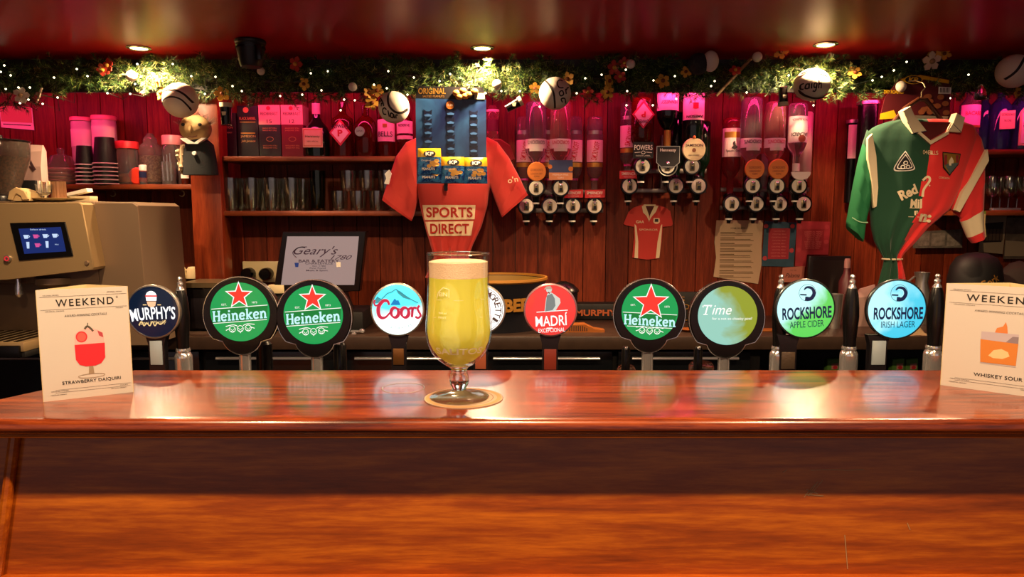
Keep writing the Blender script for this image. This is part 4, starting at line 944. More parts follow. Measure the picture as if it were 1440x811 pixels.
def cup(cx, label, rb, rt, hgt, Y, grp):
    t = T('paper_cup', label, 'paper cup', cx, 258, Y, z=Z_LEFT, group=grp); B = t.by
    b = t.mb(); b.lathe([(rb-.6, B-1.2), (rt, B-hgt), (0, B-hgt), (0, B-hgt+1), (rt-.6, B-hgt+1), (rb-1.2, B-1.2)], m_cup, cx=cx, n=28); t.part('cup_wall', b, smooth=40)
    b = t.mb(); b.tube([(cx+rb*cos(a), rb*sin(a), B-.9) for a in [2*pi*i/28 for i in range(28)]], .9, m_cupin, 6, closed=True); t.part('rolled_rim', b)
    return t
for cx, rb, rt, hg, Y, n, st_, nm in ((121.5, 12.5, 9.5, 27, 2.99, 6, 5.3, 'shorter'), (150.5, 16.5, 12, 37, 2.985, 6, 5.6, 'taller')):
    c0 = cup(cx, 'upturned black paper cup nested in the %s stack on the coffee shelf' % nm, rb, rt, hg, Y, '%s stack of paper cups' % nm)
    for i in range(1, n): clone(c0.root, c0.loc+Vector((0, 0, i*st_*c0.k)), 'upturned black paper cup on top of the %s stack on the coffee shelf' % nm if i == n-1 else None)
jar('biscuit_jar', 'wide lidded glass jar of stacked biscuits left of the paper cups', 88, 3.02, [(3, 209), (5, 212), (4, 217), (13, 220), (15, 226), (21, 238), (22, 250), (19, 258)], clr, [('biscuits', lambda b, t: [b.lathe([(0, y), (18.5, y), (19.5, y+2), (18.5, y+4), (0, y+4)], mat('biscuit', '#b06a58', .8), cx=88, n=24) for y in (238, 243, 248, 252.5)])])
jar('coffee_jar', 'clear jar with a red lid and some brown powder right of the paper cups', 181, 3.02, [(12, 209), (14, 213), (14.4, 250), (13, 258)], clr, [lid(181, 15, 200, 210, red_p), ('powder', lambda b, t: b.lathe([(0, 243), (8, 245), (12.6, 250), (12, 256.5), (0, 256.5)], mat('brown_powder', '#8a4a1c', .9), cx=181, n=24))])
cork = two_tone('nuts', '#b08460', '#7a4c38', 150, rough=.8)
jar('nut_jar', 'tall glass jar of nuts with a domed glass stopper', 214, 3.05, [(4, 189), (6, 193), (9, 197), (9, 202), (14, 206), (15, 212), (15, 254), (13, 258)], clr, [('nuts', lambda b, t: b.lathe([(0, 219), (13.4, 220), (13.4, 252), (12, 256), (0, 256)], cork, cx=214, n=24))])
jar('sweet_jar', 'glass jar with a pink-lit lid left of the doll', 245, 3.06, [(12, 205), (14, 210), (14.5, 250), (13, 258)], clr, [lid(245, 13.5, 192, 205, lidp)])
jar('small_beaker', 'small open beaker of metal spoons between the nut jar and the doll', 238, 2.985, [(9, 228), (9, 256), (8.6, 258)], clr, [('spoons', lambda b, t: [b.rod((233+i*4, 0, 254), (232+i*4.4, 0, 220-i*2), 1, chrome) for i in range(3)])], cat='beaker')
jar('tiny_bottle', 'tiny bottle tied with beige lace below the doll', 261, 2.985, [(3, 238), (3, 243), (5, 246), (5.4, 256), (5, 258)], br_glass, [('lace', lambda b, t: [b.ball((261+RND.uniform(-7, 7), RND.uniform(-3, 3), 232+RND.uniform(-6, 6)), 2.6, mat('lace_beige', '#b8a080', .9), 8) for _ in range(16)]), lab(261, 5.4, 245, 251, lab_w)], cat='bottle')
jar('spice_shaker', 'small white-capped shaker in front of the nut jar', 202, 2.975, [(5, 240), (5, 257), (4.8, 258)], clr, [lid(202, 5, 232, 240, lab_w), lab(202, 5, 242, 250, blu_glass)], cat='shaker')
t = T('round_lid', 'bright red round lid leaning behind the white-capped shaker', 'lid', 193, 258, 2.995, z=Z_LEFT); b = t.mb(); b.lathe([(0, -2), (10, -1.6), (12, 0), (12, 2.5), (0, 2.5)], mat('lid_hotred', '#e0402c', .35), c=(193, 0, t.by-12), axis='y', n=32); t.solo(b)
t = T('paper_bag', 'folded pink-lit paper bag standing behind the bean hopper', 'paper bag', 52, 256, 2.78)
b = t.mb(); b.loft([[(39+0*s, -8, y0), (64, -8, y0), (63, 8, y0), (42, 8, y0)] for y0, s in ((256, 0), (235, 0))]+[[(38, -5, 215), (65, -5, 213), (65, 5, 213), (40, 5, 215)], [(40, -1, 204), (64, -1, 205), (64, 1, 205), (40, 1, 204)]], mat('paper_pink', '#c8a49c', .8)); b.stroke([(46, 212), (50, 228), (56, 240)], 4, -8.6, mat('bag_dark', '#4a2c34', .8)); t.solo(b, 0)
t = T('stack_riser', 'dark box behind the coffee machine under the paper bag', 'box', 50, 460, 2.78, z=WT); b = t.mb(); b.box(30, 72, -12, 14, 256, t.by, matte, 1); o = t.solo(b)
t = T('wall_calendar', 'pale calendar sheet pinned on the boards at far left', 'calendar', 24, 182, WALL-.006)
b = t.mb(); b.poly([(1, 150), (47, 152), (48, 183), (2, 179)], 0, .6, lab_pink); b.poly([(3, 149), (46, 151), (46, 173), (3, 171)], -.6, 0, mat('calendar_picture', '#c07868', .7)); b.stroke([(5, 174.5), (44, 176.5)], 1.2, -.2, txt_d, 0); t.solo(b, 0)
for i, x in enumerate((255, 158)):
    t = T('cup_hook', ('brass cup hook under the coffee shelf near the timber post', 'cup hook under the coffee shelf below the paper cups')[i], 'hook', x, 264, 3.0)
    b = t.mb(); b.tube([(x, 0, 264), (x, 0, 268)]+[(x+4*sin(a)*1, 0, 272-4*cos(a)) for a in [radians(q) for q in range(20, 260, 30)]], .8, m_metal, 6); t.solo(b)
# ---- cream cups on a low rack, sockets, black appliance
t = T('cup_rack', 'low dark rack against the boards left of the timber post', 'rack', 240, 450, 3.02); b = t.mb(); b.box(196, 282, -10, 20, 391, 395, m_dark, .5)
for x in (198, 278): b.box(x, x+3, -8, -4, 395, 452, m_dark); b.box(x, x+3, 12, 16, 395, 452, m_dark)
t.solo(b)
m_cream = mat('cream_china', '#d8c69a', .3)
t = T('cream_cup', 'cream cup upside down on the low rack behind the navy stout tap', 'cup', 226, 391, 2.995, group='cream cups on the low rack'); b = t.mb(); B = t.by
b.lathe([(0, B-16), (6, B-16), (8, B-13), (9, B), (8.3, B), (7.2, B-12), (0, B-15)], m_cream, cx=226, n=24); t.part('bowl', b); b = t.mb(); b.tube([(234, 0, B-12), (238, 0, B-10), (237, 0, B-6), (233.6, 0, B-4)], 1, m_cream, 6); t.part('handle', b)
for x in (253.5, 272): clone(t.root, (P(x, 391, 2.995).x, 2.995, t.loc.z))
t = T('socket_box', 'beige double socket with two round black plugs left of the till', 'socket', 370, 392, WALL-.004)
b = t.mb(); b.box(344, 397, -6, 0, 367, 396, m_cream, .8); t.part('face_plate', b)
for x in (354, 379): b = t.mb(); b.lathe([(0, -22), (7, -22), (8.5, -19), (8.5, -6), (0, -6)], black, c=(x, 0, 384), axis='y', n=20); t.part('plug', b)
t = T('black_appliance', 'glossy black counter appliance behind the first black pump handle', 'appliance', 290, 470, 2.72, z=WT); B = t.by
b = t.mb(); b.box(256, 322, 0, 60, 400, B, black, 5); t.part('body', b); b = t.mb(); b.poly([(258, 397), (322, 397), (328, 404), (254, 404)], -3, 60, m_metal, bev=1); t.part('lid', b); b = t.mb(); b.box(270, 308, -2, 1, 418, 462, m_col, 2); t.part('front_cover', b)
# ================================================================ coffee machine
MY = 2.30
t = T('coffee_machine', 'brushed steel coffee machine with a lit touchscreen at the left', 'coffee machine', 90, 500, MY, z=WT); B = t.by; k = t.k
m_ss = mat('machine_steel', '#b4986e', .32, .55, bump=.04, bscale=300); m_ss2 = mat('machine_side', '#86705a', .4, .5)
b = t.mb(); b.poly([(132, 285), (186, 285), (193, 290), (200, B-4), (60, B-4), (60, 400), (132, 400)], 24, 150, m_ss2, bev=2); b.box(-70, 132, 24, 150, 284, 400, m_ss2, 2); t.part('body', b)
b = t.mb(); b.poly([(-70, 287), (127, 286), (131, 289), (142, 375), (139, 379), (20, 393), (-70, 395)], -4, 26, m_ss, bev=1.2); fr = t.part('control_panel', b)
b = t.mb(); b.poly([(31, 314), (107, 312.5), (115, 359.5), (40, 366)], -5.6, -3, black, bev=.6); sc_ = t.part('screen_bezel', b, fr)
b = t.mb(); b.poly([(43, 322), (101, 319.5), (106, 353), (48.5, 356.5)], -6, -5.6, mat('screen_blue', '#1c2c6a', .2, emit=.8), bev=.1)
ic = mat('screen_icon', '#b8d0f0', .3, emit=.9); ip = mat('screen_pink', '#d05098', .3, emit=.8)
for r_ in range(2):
    for c_ in range(4):
        x = 53+c_*13.2+r_*1.6; z = 333-c_*.5+r_*12
        mm = ip if (c_ == 1) else ic
        if r_ == 0 or c_ == 1: b.poly([(x-4, z-2.5), (x+3.4, z-2.6), (x+2, z+2.5), (x-2.6, z+2.6)], -6.2, -6, mm); b.stroke([(x+3.4, z-1.5), (x+5, z-.5), (x+2.8, z+1)], .7, -6.2, mm, 2)
        elif c_ < 3: b.poly([(x-2.2, z-5), (x+2, z-5), (x+1.5, z+4), (x-1.7, z+4)], -6.2, -6, ic)
        else: b.text('MENU', x, z, 5, 1.6, -6.2, ic)
b.text('Select drink', 70, 323, 22, 2, -6.2, ic); t.part('touchscreen', b, fr)
b = t.mb(); b.lathe([(0, -8), (4.2, -8), (5, -6.5), (5, -3), (0, -3)], m_silver, c=(25, 0, 363), axis='y', n=24); b.lathe([(2.0, -8.6), (3.4, -8.6), (3.4, -8), (2.0, -8), (2.0, -8.6)], mat('button_red', '#e03038', .3, emit=.6), c=(25, 0, 363), axis='y', n=20); t.part('power_button', b, fr)
b = t.mb(); b.lathe([(0, -6), (2.6, -6), (3.4, -4.5), (3.4, -3), (0, -3)], m_ss2, c=(133, 0, 369), axis='y', n=18); t.part('lock_button', b, fr)
b = t.mb(); b.lathe([(0, 392), (28, 392), (28, 401), (22, 405), (0, 405)], m_ss2, cx=66, cy=34, n=28); t.part('brew_head', b)
b = t.mb(); b.lathe([(0, 392), (3, 392), (3, 398), (5, 405), (5, 415), (2, 419), (0, 419)], chrome, cx=22, cy=16, n=16); t.part('spout', b)
b = t.mb(); b.box(-70, 60, 60, 150, 395, B-4, m_ss2, 2); t.part('rear_wall', b)
b = t.mb(); b.box(-70, 62, -40, 60, 474, 487, m_ss, 1.5); b.box(-70, 58, -44, -38, 478, B-1, black, 1); b.box(-70, 62, -38, 60, 487, B, matte, 1); t.part('drip_tray', b)
b = t.mb()
for q in range(9): b.box(-66+q*14, -60+q*14, -36, 56, 473, 474.2, black)
t.part('tray_slots', b)
zt = t.loc.z+(B-284)*k
def ontop(name, label, cat, cx, py, Y): return T(name, label, cat, cx, py, Y, z=zt+.0005)
t = ontop('bean_hopper', 'smoked hopper of coffee beans at the far left on the coffee machine', 'bean hopper', 4, 280, 2.50); B = t.by
hop = mat('smoked_plastic', '#8a7a70', .12, trans=.85, ior=1.3); beans = two_tone('coffee_beans', '#2c160c', '#6a3e22', 160, rough=.5)
b = t.mb(); b.lathe([(0, B-84), (36, B-84), (37, B-82), (36, B-60), (19, B-10), (19, B-6), (0, B-6)], hop, cx=4, n=32); t.part('hopper', b)
b = t.mb(); b.lathe([(0, B-62), (33, B-62), (17.5, B-12), (0, B-12)], beans, cx=4, n=28); t.part('beans', b)
b = t.mb(); b.lathe([(0, B-92), (5, B-92), (6, B-86), (30, B-86), (38, B-85), (38, B-83.5), (0, B-83.5)], black, cx=4, n=32); t.part('lid', b)
b = t.mb(); b.lathe([(0, B-9), (26, B-9), (27, B-7), (27, B), (0, B)], black, cx=4, n=28); t.part('collar', b)
t = ontop('bar_cloth', 'folded beige cloth beside the bean hopper on the coffee machine', 'cloth', 38, 283, 2.36); B = t.by
cl = mat('cloth_beige', '#b09468', .9, bump=.4, bscale=300); b = t.mb()
for i in range(5):
    rr = 11-i*1.9
    b.tube([(23+i*1.0, -14, B-2), (26+i, -14, B-6-rr*.6), (34, -14, B-9-rr*.75), (44-i*.8, -14, B-6-rr*.6), (49-i*1.5, -14, B-2)], 1.9, cl, 8)
b.loft([[(24+dx*(1-s_), y, B-.2), (28, y, B-13+3*s_), (38, y, B-18+4*s_), (47, y, B-12+3*s_), (50, y, B-.2)] for s_, y, dx in ((0, -13, 0), (0, 0, 0), (.5, 14, 2), (1, 24, 4))], cl); t.solo(b, 60)
t = ontop('saucer', 'pale oval saucer on the coffee machine under the sugar glass', 'saucer', 86, 284, 2.40); B = t.by
b = t.mb(); b.lathe([(0, B), (16, B), (32, B-3.4), (33, B-4.4), (31, B-4), (16, B-1.4), (0, B-1.2)], m_cream, cx=84, n=40); t.solo(b); zs_ = t.loc.z+1.7*t.k; kk = t.k
t = T('sugar_glass', 'footed glass of sugar sachets on the saucer', 'glass', 63, 278, 2.395, z=zs_); B = t.by
b = t.mb(); b.lathe([(0, B), (6, B), (3, B-3), (3, B-6), (9, B-10), (12, B-22), (11.2, B-22), (8, B-9.6), (0, B-7)], clr, cx=63, n=24); t.part('glass', b)
b = t.mb(); [b.box(56+i*3.4, 59+i*3.4, -3+i % 2*3, -1+i % 2*3, B-27+i % 3, B-11, (lab_pink, lab_cream, mat('sachet_brown', '#8a5a4a', .7))[i % 3]) for i in range(5)]; t.part('sachets', b)
t = T('sachet_tin', 'small ribbed tin beside the sugar glass on the coffee machine', 'tin', 83, 277, 2.42, z=zs_); B = t.by
b = t.mb(); n = 36; b.loft([[(83+(9+(.5 if i % 2 else 0))*cos(2*pi*i/n), (9+(.5 if i % 2 else 0))*sin(2*pi*i/n), y) for i in range(n)] for y in (B, B-26)], mat('tin_brown', '#8a6248', .4, .5)); t.solo(b)
t = T('napkin_pile', 'small pile of white napkins at the right of the machine top', 'napkins', 113, 284, 2.52, z=zt+.0005); B = t.by
b = t.mb(); b.box(97, 130, -6, 14, B-8, B, lab_cream, .6); b.poly([(96, B-12), (125, B-19), (126, B-14), (97, B-8.2)], -4, 10, lab_w); t.solo(b)
# ================================================================ doll on the post
t = T('hurler_doll', 'small doll with a stone-coloured head and dark coat fixed on the timber post', 'doll', 282, 246, 2.80)
st_m = mat('doll_stone', '#a88a5c', .8, bump=.4, bscale=150); coat = mat('doll_coat', '#12161a', .9, bump=.5, bscale=200)
b = t.mb(); b.ball((278, 0, 182), 22, st_m, 28, rz=19, ry=16); b.ball((278, -15.6, 184), 2.4, st_m, 10, rz=6, ry=2.4)
b.loft([[(282+w*cos(a), d*sin(a), y) for a in [2*pi*i/20 for i in range(20)]] for y, w, d in ((197, 12, 9), (204, 20, 11), (222, 23, 13), (246, 25, 13))], coat); bd = t.part('body', b, smooth=60)
b = t.mb()
for x in (267, 290): b.ball((x, -13.8, 178), 2.8, ink, 12, rz=2.2, ry=2.2)
b.stroke([(273, 194), (279, 195), (286, 193.5)], 1.4, -14.4, mat('doll_mouth', '#5a3020', .8)); t.part('face', b)
b = t.mb(); b.poly([(262, 197), (270, 196), (281, 203), (292, 196), (299, 196), (286, 204), (272, 204)], -15, -8, lab_w); t.part('collar', b)
b = t.mb(); b.lathe([(0, -16), (2.6, -16), (3, -14), (0, -13)], lab_w, c=(281, 0, 217), axis='y', n=14); t.part('button', b)
b = t.mb(); hair = mat('doll_hair', '#6a5a48', .9)
for i in range(60):
    a = RND.uniform(-.5, 3.6); x = 278+21*cos(a); z = 180-17*abs(sin(a)); b.rod((x, RND.uniform(-6, 6), z), (x+RND.uniform(0, 12)*cos(a)+RND.uniform(-2, 2), RND.uniform(-9, 6), z-RND.uniform(2, 7)), .35, hair, .1, 5)
t.part('hair', b)
b = t.mb(); lace = mat('lace_beige', '#b8a080', .9)
for i in range(26): b.ball((257+RND.uniform(-5, 6), RND.uniform(-6, 4), 205+i*1.5), RND.uniform(1.8, 3.2), lace, 8)
b.rod((260, -2, 204), (256, -2, 240), 3.5, lace); t.part('arm', b)
# ================================================================ red jersey and hanging nut card
class Cloth:
    """front of a hanging garment: rows (y, xl, xr, depth); surface with folds that deepen towards the tie"""
    def __init__(s, rows, fold, nf=7): s.r = rows; s.fold = fold; s.nf = nf
    def row(s, y):
        r = s.r
        if y <= r[0][0]: return r[0][1:]
        for a, c in zip(r, r[1:]):
            if a[0] <= y <= c[0]:
                q = (y-a[0])/(c[0]-a[0]); return tuple(a[i]+(c[i]-a[i])*q for i in (1, 2, 3))
        return r[-1][1:]
    def off(s, x, y, u): return s.fold(y)*(sin(u*s.nf*2.1+y*.02)+.5*sin(u*s.nf*4.7+1.3+y*.035))
    def front(s, x, y, lift=.8):
        xl, xr, d = s.row(y); c = (xl+xr)/2; h = (xr-xl)/2; u = max(-.999, min(.999, (x-c)/h))
        return -d*sqrt(1-u*u)**.8*1.0-s.off(x, y, u)-lift
    def rings(s, n=56, step=5):
        y0, y1 = s.r[0][0], s.r[-1][0]; K = int((y1-y0)/step); out = []
        for k in range(K+1):
            y = y0+(y1-y0)*k/K; xl, xr, d = s.row(y); c = (xl+xr)/2; h = (xr-xl)/2; ring = []
            for i in range(n):
                a = 2*pi*i/n; u = cos(a)
                if sin(a) >= 0: ring.append((c+h*u, -d*abs(sin(a))**.8-s.off(0, y, u)*min(1, abs(sin(a))*2), y))
                else: ring.append((c+h*u, d*.6*abs(sin(a)), y))
            out.append(ring)
        return out
def sleeve(b, secs, depth, mts, n=24, wr=.8):
    """secs = list of (point a, point b); mts(k) gives the material of span k"""
    rings = []
    for k, (p, q) in enumerate(secs):
        cx, cz = (p[0]+q[0])/2, (p[1]+q[1])/2; hx, hz = (q[0]-p[0])/2, (q[1]-p[1])/2
        rings.append([(cx+hx*cos(a), -depth[k]*sin(a)*(1+.12*sin(5*a+k)), cz+hz*cos(a)) for a in [2*pi*i/n for i in range(n)]])
    for k in range(len(rings)-1): b.loft(rings[k:k+2], mts(k), cap=(k in (0, len(rings)-2)))
    return rings
m_red = mat('jersey_red', '#b82e26', .85, bump=.25, bscale=600, sheen=.2); m_redd = mat('jersey_stitch', '#a5241e', .9); m_txt = mat('jersey_cream', '#e0c8a4', .8)
JR = [(192, 596, 678, 6), (197, 588, 686, 10), (206, 584, 692, 13), (230, 584, 692, 17), (260, 587, 690, 18), (290, 592, 686, 17), (320, 599, 677, 14), (345, 606, 665, 11), (362, 611, 659, 9), (372, 606, 664, 10), (390, 598, 672, 10)]
jc = Cloth(JR, lambda y: max(0, (y-285)/60)*2.0 if y < 365 else 2.4, 6)
t = T('red_jersey', 'red football jersey tied at the waist behind the hanging nut card', 'jersey', 638, 392, 2.93)
b = t.mb(); b.loft(jc.rings(), m_red); bd = t.part('torso', b, smooth=70)
b = t.mb(); sleeve(b, [((588, 197), (594, 262)), ((574, 203), (591, 275)), ((560, 222), (588, 288)), ((548, 255), (584, 302)), ((541, 277), (581, 309)), ((539.5, 282), (580, 311))], [8, 10, 10, 9, 8, 8], lambda k: m_redd if k == 4 else m_red); t.part('sleeve', b, smooth=60)
b = t.mb(); sleeve(b, [((686, 196), (688, 262)), ((700, 203), (692, 270)), ((716, 224), (697, 284)), ((731, 252), (702, 297)), ((740, 271), (705, 304)), ((742, 275), (706, 306))], [8, 10, 10, 9, 8, 8], lambda k: m_redd if k == 4 else m_red); sl_ = t.part('sleeve', b, smooth=60)
b = t.mb(); b.map = lambda v: (v[0], jc.front(v[0], v[2], 1.0)+v[1], v[2])
patch(b, [(596.5, 289), (670, 289), (668.5, 308.5), (599, 309.5)], 0, m_txt, 30, 8); patch(b, [(600, 312), (667, 311), (663.5, 331), (605, 331.5)], 0, m_txt, 30, 8)
b.text('SPORTS', 634, 299, 64, 14, -.6, m_redd, bold=.03, space=1.05, shear=0); b.text('DIRECT', 634, 321.5, 54, 14, -.6, m_redd, bold=.03, space=1.05)
b.stroke([(622, 262), (652, 262)], .4, 0, m_redd, 0); patch(b, [(627.5, 256), (632.5, 256), (632.5, 270), (627.5, 270)], -1.4, black, 2, 2); t.part('chest_print', b, bd, smooth=0)
b = t.mb(); b.text("o'n", 721, 254.5, 14, 8, -13.5, m_txt, rot=.2, bold=.01); t.part('sleeve_print', b, sl_)
b = t.mb(); b.poly([(546, 247), (552, 241), (555, 246), (551, 261), (545, 260), (548, 253)], -13.5, -8, lab_w); t.part('sleeve_badge', b)
b = t.mb(); b.tube([(635+26*cos(a), 11*sin(a), 365) for a in [2*pi*i/24 for i in range(24)]], 1.6, m_redd, 6, closed=True); t.part('tie', b)
t = T('red_shirt', 'dark red cloth hanging behind the right shoulder of the red jersey', 'cloth', 708, 236, 3.0); b = t.mb(); b.poly([(684, 196), (704, 196), (718, 205), (724, 224), (712, 234), (690, 240), (680, 230)], -4, 6, mat('cloth_darkred', '#7a1c20', .9), bev=2); t.solo(b)
# nut card
NY = 2.70
t = T('nut_display_card', 'blue cardboard peanut display hanging over the red jersey', 'display card', 636, 258, NY)
m_blue = two_tone('card_blue', '#0e1f50', '#34669c', 6, rough=.35, lo=.4, hi=.75)
b = t.mb(); b.poly([(586, 141), (684, 143), (684, 258), (586, 258)], 0, 2.4, m_blue); cd = t.part('board', b, smooth=0)
b = t.mb(); b.poly([(590, 124), (680, 126), (684, 143), (586, 141)], 0, 2.4, lab_blk)
b.text('ORIGINAL', 609, 131, 38, 8, -.4, gold_p, bold=.02); b.text('SALTED PEANUTS', 611, 138, 30, 3, -.4, gold_p); t.part('header', b, smooth=0)
b = t.mb()
for x, z in ((643, 134), (652, 131), (660, 136), (668, 132), (655, 138), (647, 139)): b.ball((x, -2, z), 5.5, mat('peanut', '#c88a3c', .6), 12, rz=4.4, ry=3)
t.part('peanut_picture', b)
b = t.mb(); b.poly([(668, 134), (682, 134), (682, 142), (668, 142)], -.8, 0, lab_cream); t.part('price_tag', b)
b = t.mb(); b.lathe([(0, -1), (5.6, -1), (5.6, 0), (0, 0)], orange_p, c=(634, 0, 150), axis='y', n=24); b.text('2.20', 634, 150, 8, 3, -1.2, lab_w, bold=.02); t.part('price_sticker', b)
cut = mat('card_cutout', '#0a1230', .4); cutl = mat('card_tab', '#4a78b8', .35)
for x, ys in ((603, range(160, 208, 12)), (634.5, range(158, 222, 12)), (666.5, range(161, 222, 12))):
    for y in ys:
        b = t.mb(); b.poly([(x-6, y-4), (x-2, y-1.5), (x+2, y-1.5), (x+6, y-4), (x+5, y+3.5), (x+2, y+1.5), (x-2, y+1.5), (x-5, y+3.5)], -.5, .2, cut); b.poly([(x-5, y+3.5), (x, y+2), (x+5, y+3.5), (x+4, y+5.5), (x-4, y+5.5)], -1.2, 0, cutl); t.part('punched_tab', b, cd)
m_yel = mat('pack_yellow', '#d8a81c', .3); m_pb = two_tone('pack_blue', '#14306e', '#3a78b0', 60, rough=.25)
def pack(cx, y0, y1, Yo, label):
    w = 16; t = T('peanut_pack', label, 'peanut pack', cx, y1, NY-Yo); n = 10
    def surf(x, z):
        u = (x-cx)/w; v = (z-(y0+y1)/2)/((y1-y0)/2); return -5*max(0, (1-u**4)*(1-v**4))
    b = t.mb(); ym = y0+(y1-y0)*.34
    def sheet(za, zb, mt, m):
        b.map = lambda v: (v[0], surf(v[0], v[2])+v[1], v[2]); patch(b, [(cx-w, za), (cx+w, za), (cx+w+.6, zb), (cx-w-.4, zb)], 0, mt, n, m); b.map = None
    sheet(y0, ym, m_yel, 5); sheet(ym, y1, m_pb, 8)
    b.poly([(cx-w, y0), (cx+w, y0), (cx+w, y1), (cx-w, y1)], .2, 1.0, m_yel); bd = t.part('pouch', b, smooth=60)
    b = t.mb(); b.map = lambda v: (v[0], surf(v[0], v[2])-.5+v[1], v[2]); h = (y1-y0)
    b.flat(circ(cx+1, y0+h*.22, 8.5, 24, h*.13), -.2, lab_blk); b.text('KP', cx+1, y0+h*.22, 11, h*.14, -.5, lab_w, bold=.04)
    for i in range(7): b.flat(circ(cx+3+RND.uniform(-6, 8), y0+h*.58+RND.uniform(-.1, .12)*h, 3.4, 12, 2.6), -.2-i*.06, mat('pack_nut', '#c89440', .5))
    b.text('PEANUTS', cx-1, y0+h*.8, 18, h*.1, -.5, lab_w, bold=.02); b.text('Original', cx-4, y0+h*.48, 14, h*.08, -.5, lab_w); t.part('pack_print', b, bd, smooth=0)
pack(604.5, 222, 256, .005, 'blue and yellow peanut pack hanging lowest at left, behind another')
pack(604, 209, 245, .024, 'blue and yellow peanut pack hanging in front at the left of the card')
pack(637, 221, 257, .008, 'blue and yellow peanut pack hanging in the middle of the card')
pack(669, 222, 258, .008, 'blue and yellow peanut pack hanging at the right of the card')
# ================================================================ halved green and red jersey
m_grn = mat('jersey_green', '#09402a', .8, bump=.25, bscale=600, sheen=.2); m_grl = mat('jersey_sleeve_green', '#11643a', .8, bump=.25, bscale=600); m_r2 = mat('jersey_halfred', '#d4282a', .8, bump=.25, bscale=600, sheen=.2); m_cr = mat('jersey_white', '#d8c8a8', .85, bump=.2, bscale=600)
JH = [(172, 1250, 1322, 5), (178, 1226, 1350, 9), (186, 1211, 1357, 12), (200, 1206, 1358, 15), (230, 1208, 1350, 18), (265, 1213, 1340, 18), (295, 1217, 1328, 17), (320, 1220, 1300, 15), (340, 1226, 1284, 12), (356, 1236, 1268, 8), (364, 1241, 1264, 7), (372, 1240, 1267, 8), (386, 1237, 1271, 9), (402, 1234, 1274, 9)]
hc = Cloth(JH, lambda y: .6+max(0, (y-270)/70)*1.8 if y < 366 else 2.6, 5)
def split(y):
    for (y0, x0), (y1, x1) in zip(((172, 1287), (190, 1287), (240, 1282), (290, 1276), (345, 1260), (364, 1256), (410, 1262)), ((190, 1287), (240, 1282), (290, 1276), (345, 1260), (364, 1256), (410, 1262), (500, 1262))):
        if y0 <= y <= y1: return x0+(x1-x0)*(y-y0)/(y1-y0)
    return 1287
t = T('halved_jersey', 'half green half red jersey on a wooden hanger, knotted at the waist', 'jersey', 1285, 403, 2.62)
b = t.mb(); rg = hc.rings(72, 4)
n = len(rg[0]); vs = [v for r in rg for v in r]; fs = [(k*n+i, k*n+(i+1) % n, (k+1)*n+(i+1) % n, (k+1)*n+i) for k in range(len(rg)-1) for i in range(n)]
fs += [tuple(range(n)), tuple(range((len(rg)-1)*n, len(rg)*n))]
def half(f):
    x = sum(vs[i][0] for i in f)/len(f); y = sum(vs[i][2] for i in f)/len(f); return m_grn if x < split(y) else m_r2
b.add(vs, fs, half); bd = t.part('torso', b, smooth=70)
b = t.mb(); L_ = [((1208, 186), (1222, 250)), ((1203, 205), (1219, 268)), ((1198, 230), (1217, 290)), ((1193, 262), (1214, 305)), ((1189, 290), (1212, 322)), ((1186, 312), (1211, 336)), ((1186, 318), (1210, 340))]
sleeve(b, L_, [8, 10, 11, 11, 10, 10, 10], lambda k: m_grl if k > 0 else m_grn); gs = t.part('sleeve', b, smooth=60)
b = t.mb(); b.poly([(1203.5, 199), (1209, 193), (1216, 222), (1221, 266), (1220, 291), (1216.5, 293), (1212, 258), (1205, 226)], -13.4, -8, m_cr, bev=.6); b.stroke([(1188, 306), (1199, 312), (1210, 313)], 1.2, -11.5, mat('stripe_pale', '#9ac8a0', .8), 3); t.part('sleeve_stripe', b, gs)
b = t.mb(); R_ = [((1355, 184), (1328, 285)), ((1365, 197), (1330, 296)), ((1371, 215), (1336, 301)), ((1373, 250), (1345, 308)), ((1375, 292), (1345, 312)), ((1377, 322), (1356, 334)), ((1379, 333), (1363, 342))]
sleeve(b, R_, [8, 11, 12, 12, 11, 10, 10], lambda k: m_cr if k == 4 else m_r2); rs = t.part('sleeve', b, smooth=60)
b = t.mb(); b.poly([(1366, 214), (1369, 229), (1334, 299), (1328, 296), (1336, 272)], -14.5, -8, m_cr); t.part('sleeve_stripe', b, rs)
navy_t = mat('collar_line', '#2a3050', .8)
b = t.mb()
for pts in ([(1246, 163), (1256, 157), (1262, 168), (1280, 190), (1262, 193), (1253, 178)], [(1319, 166), (1331, 172), (1327, 192), (1309, 191), (1314, 180)]): b.poly(pts, -18, -6, m_cr, bev=.8); b.stroke([pts[3] if len(pts) == 6 else pts[3], pts[4], pts[5] if len(pts) == 6 else pts[2]], .8, -18.3, navy_t, 0)
b.poly([(1270, 190), (1286, 203), (1309, 190), (1310, 194), (1286, 208), (1268, 193)], -18.5, -14, m_cr); b.poly([(1258, 166), (1320, 168), (1316, 178), (1262, 176)], 2, 8, m_cr); b.poly([(1279, 176), (1289, 176), (1289, 184), (1279, 184)], -.5, 2, lab_w); t.part('collar', b, bd, smooth=30)
b = t.mb(); b.poly([(1264, 177), (1313, 178), (1306, 190), (1286, 202), (1270, 188)], -15.6, -13, mat('jersey_inside', '#5a1416', .9)); t.part('neck_opening', b, bd)
b = t.mb(); b.map = lambda v: (v[0], hc.front(v[0], v[2], 1.2)+v[1], v[2])
for i, ch in enumerate("O'NEILLS"): b.text(ch, 1278+i*2.5, 218+.15*i, 2 if ch in "'IL" else 2.8, 5.5 if ch != "'" else 2, 0, m_txt)
tri = [(1253, 216), (1262, 231), (1266, 241), (1253, 243.5), (1239, 242), (1244, 229)]
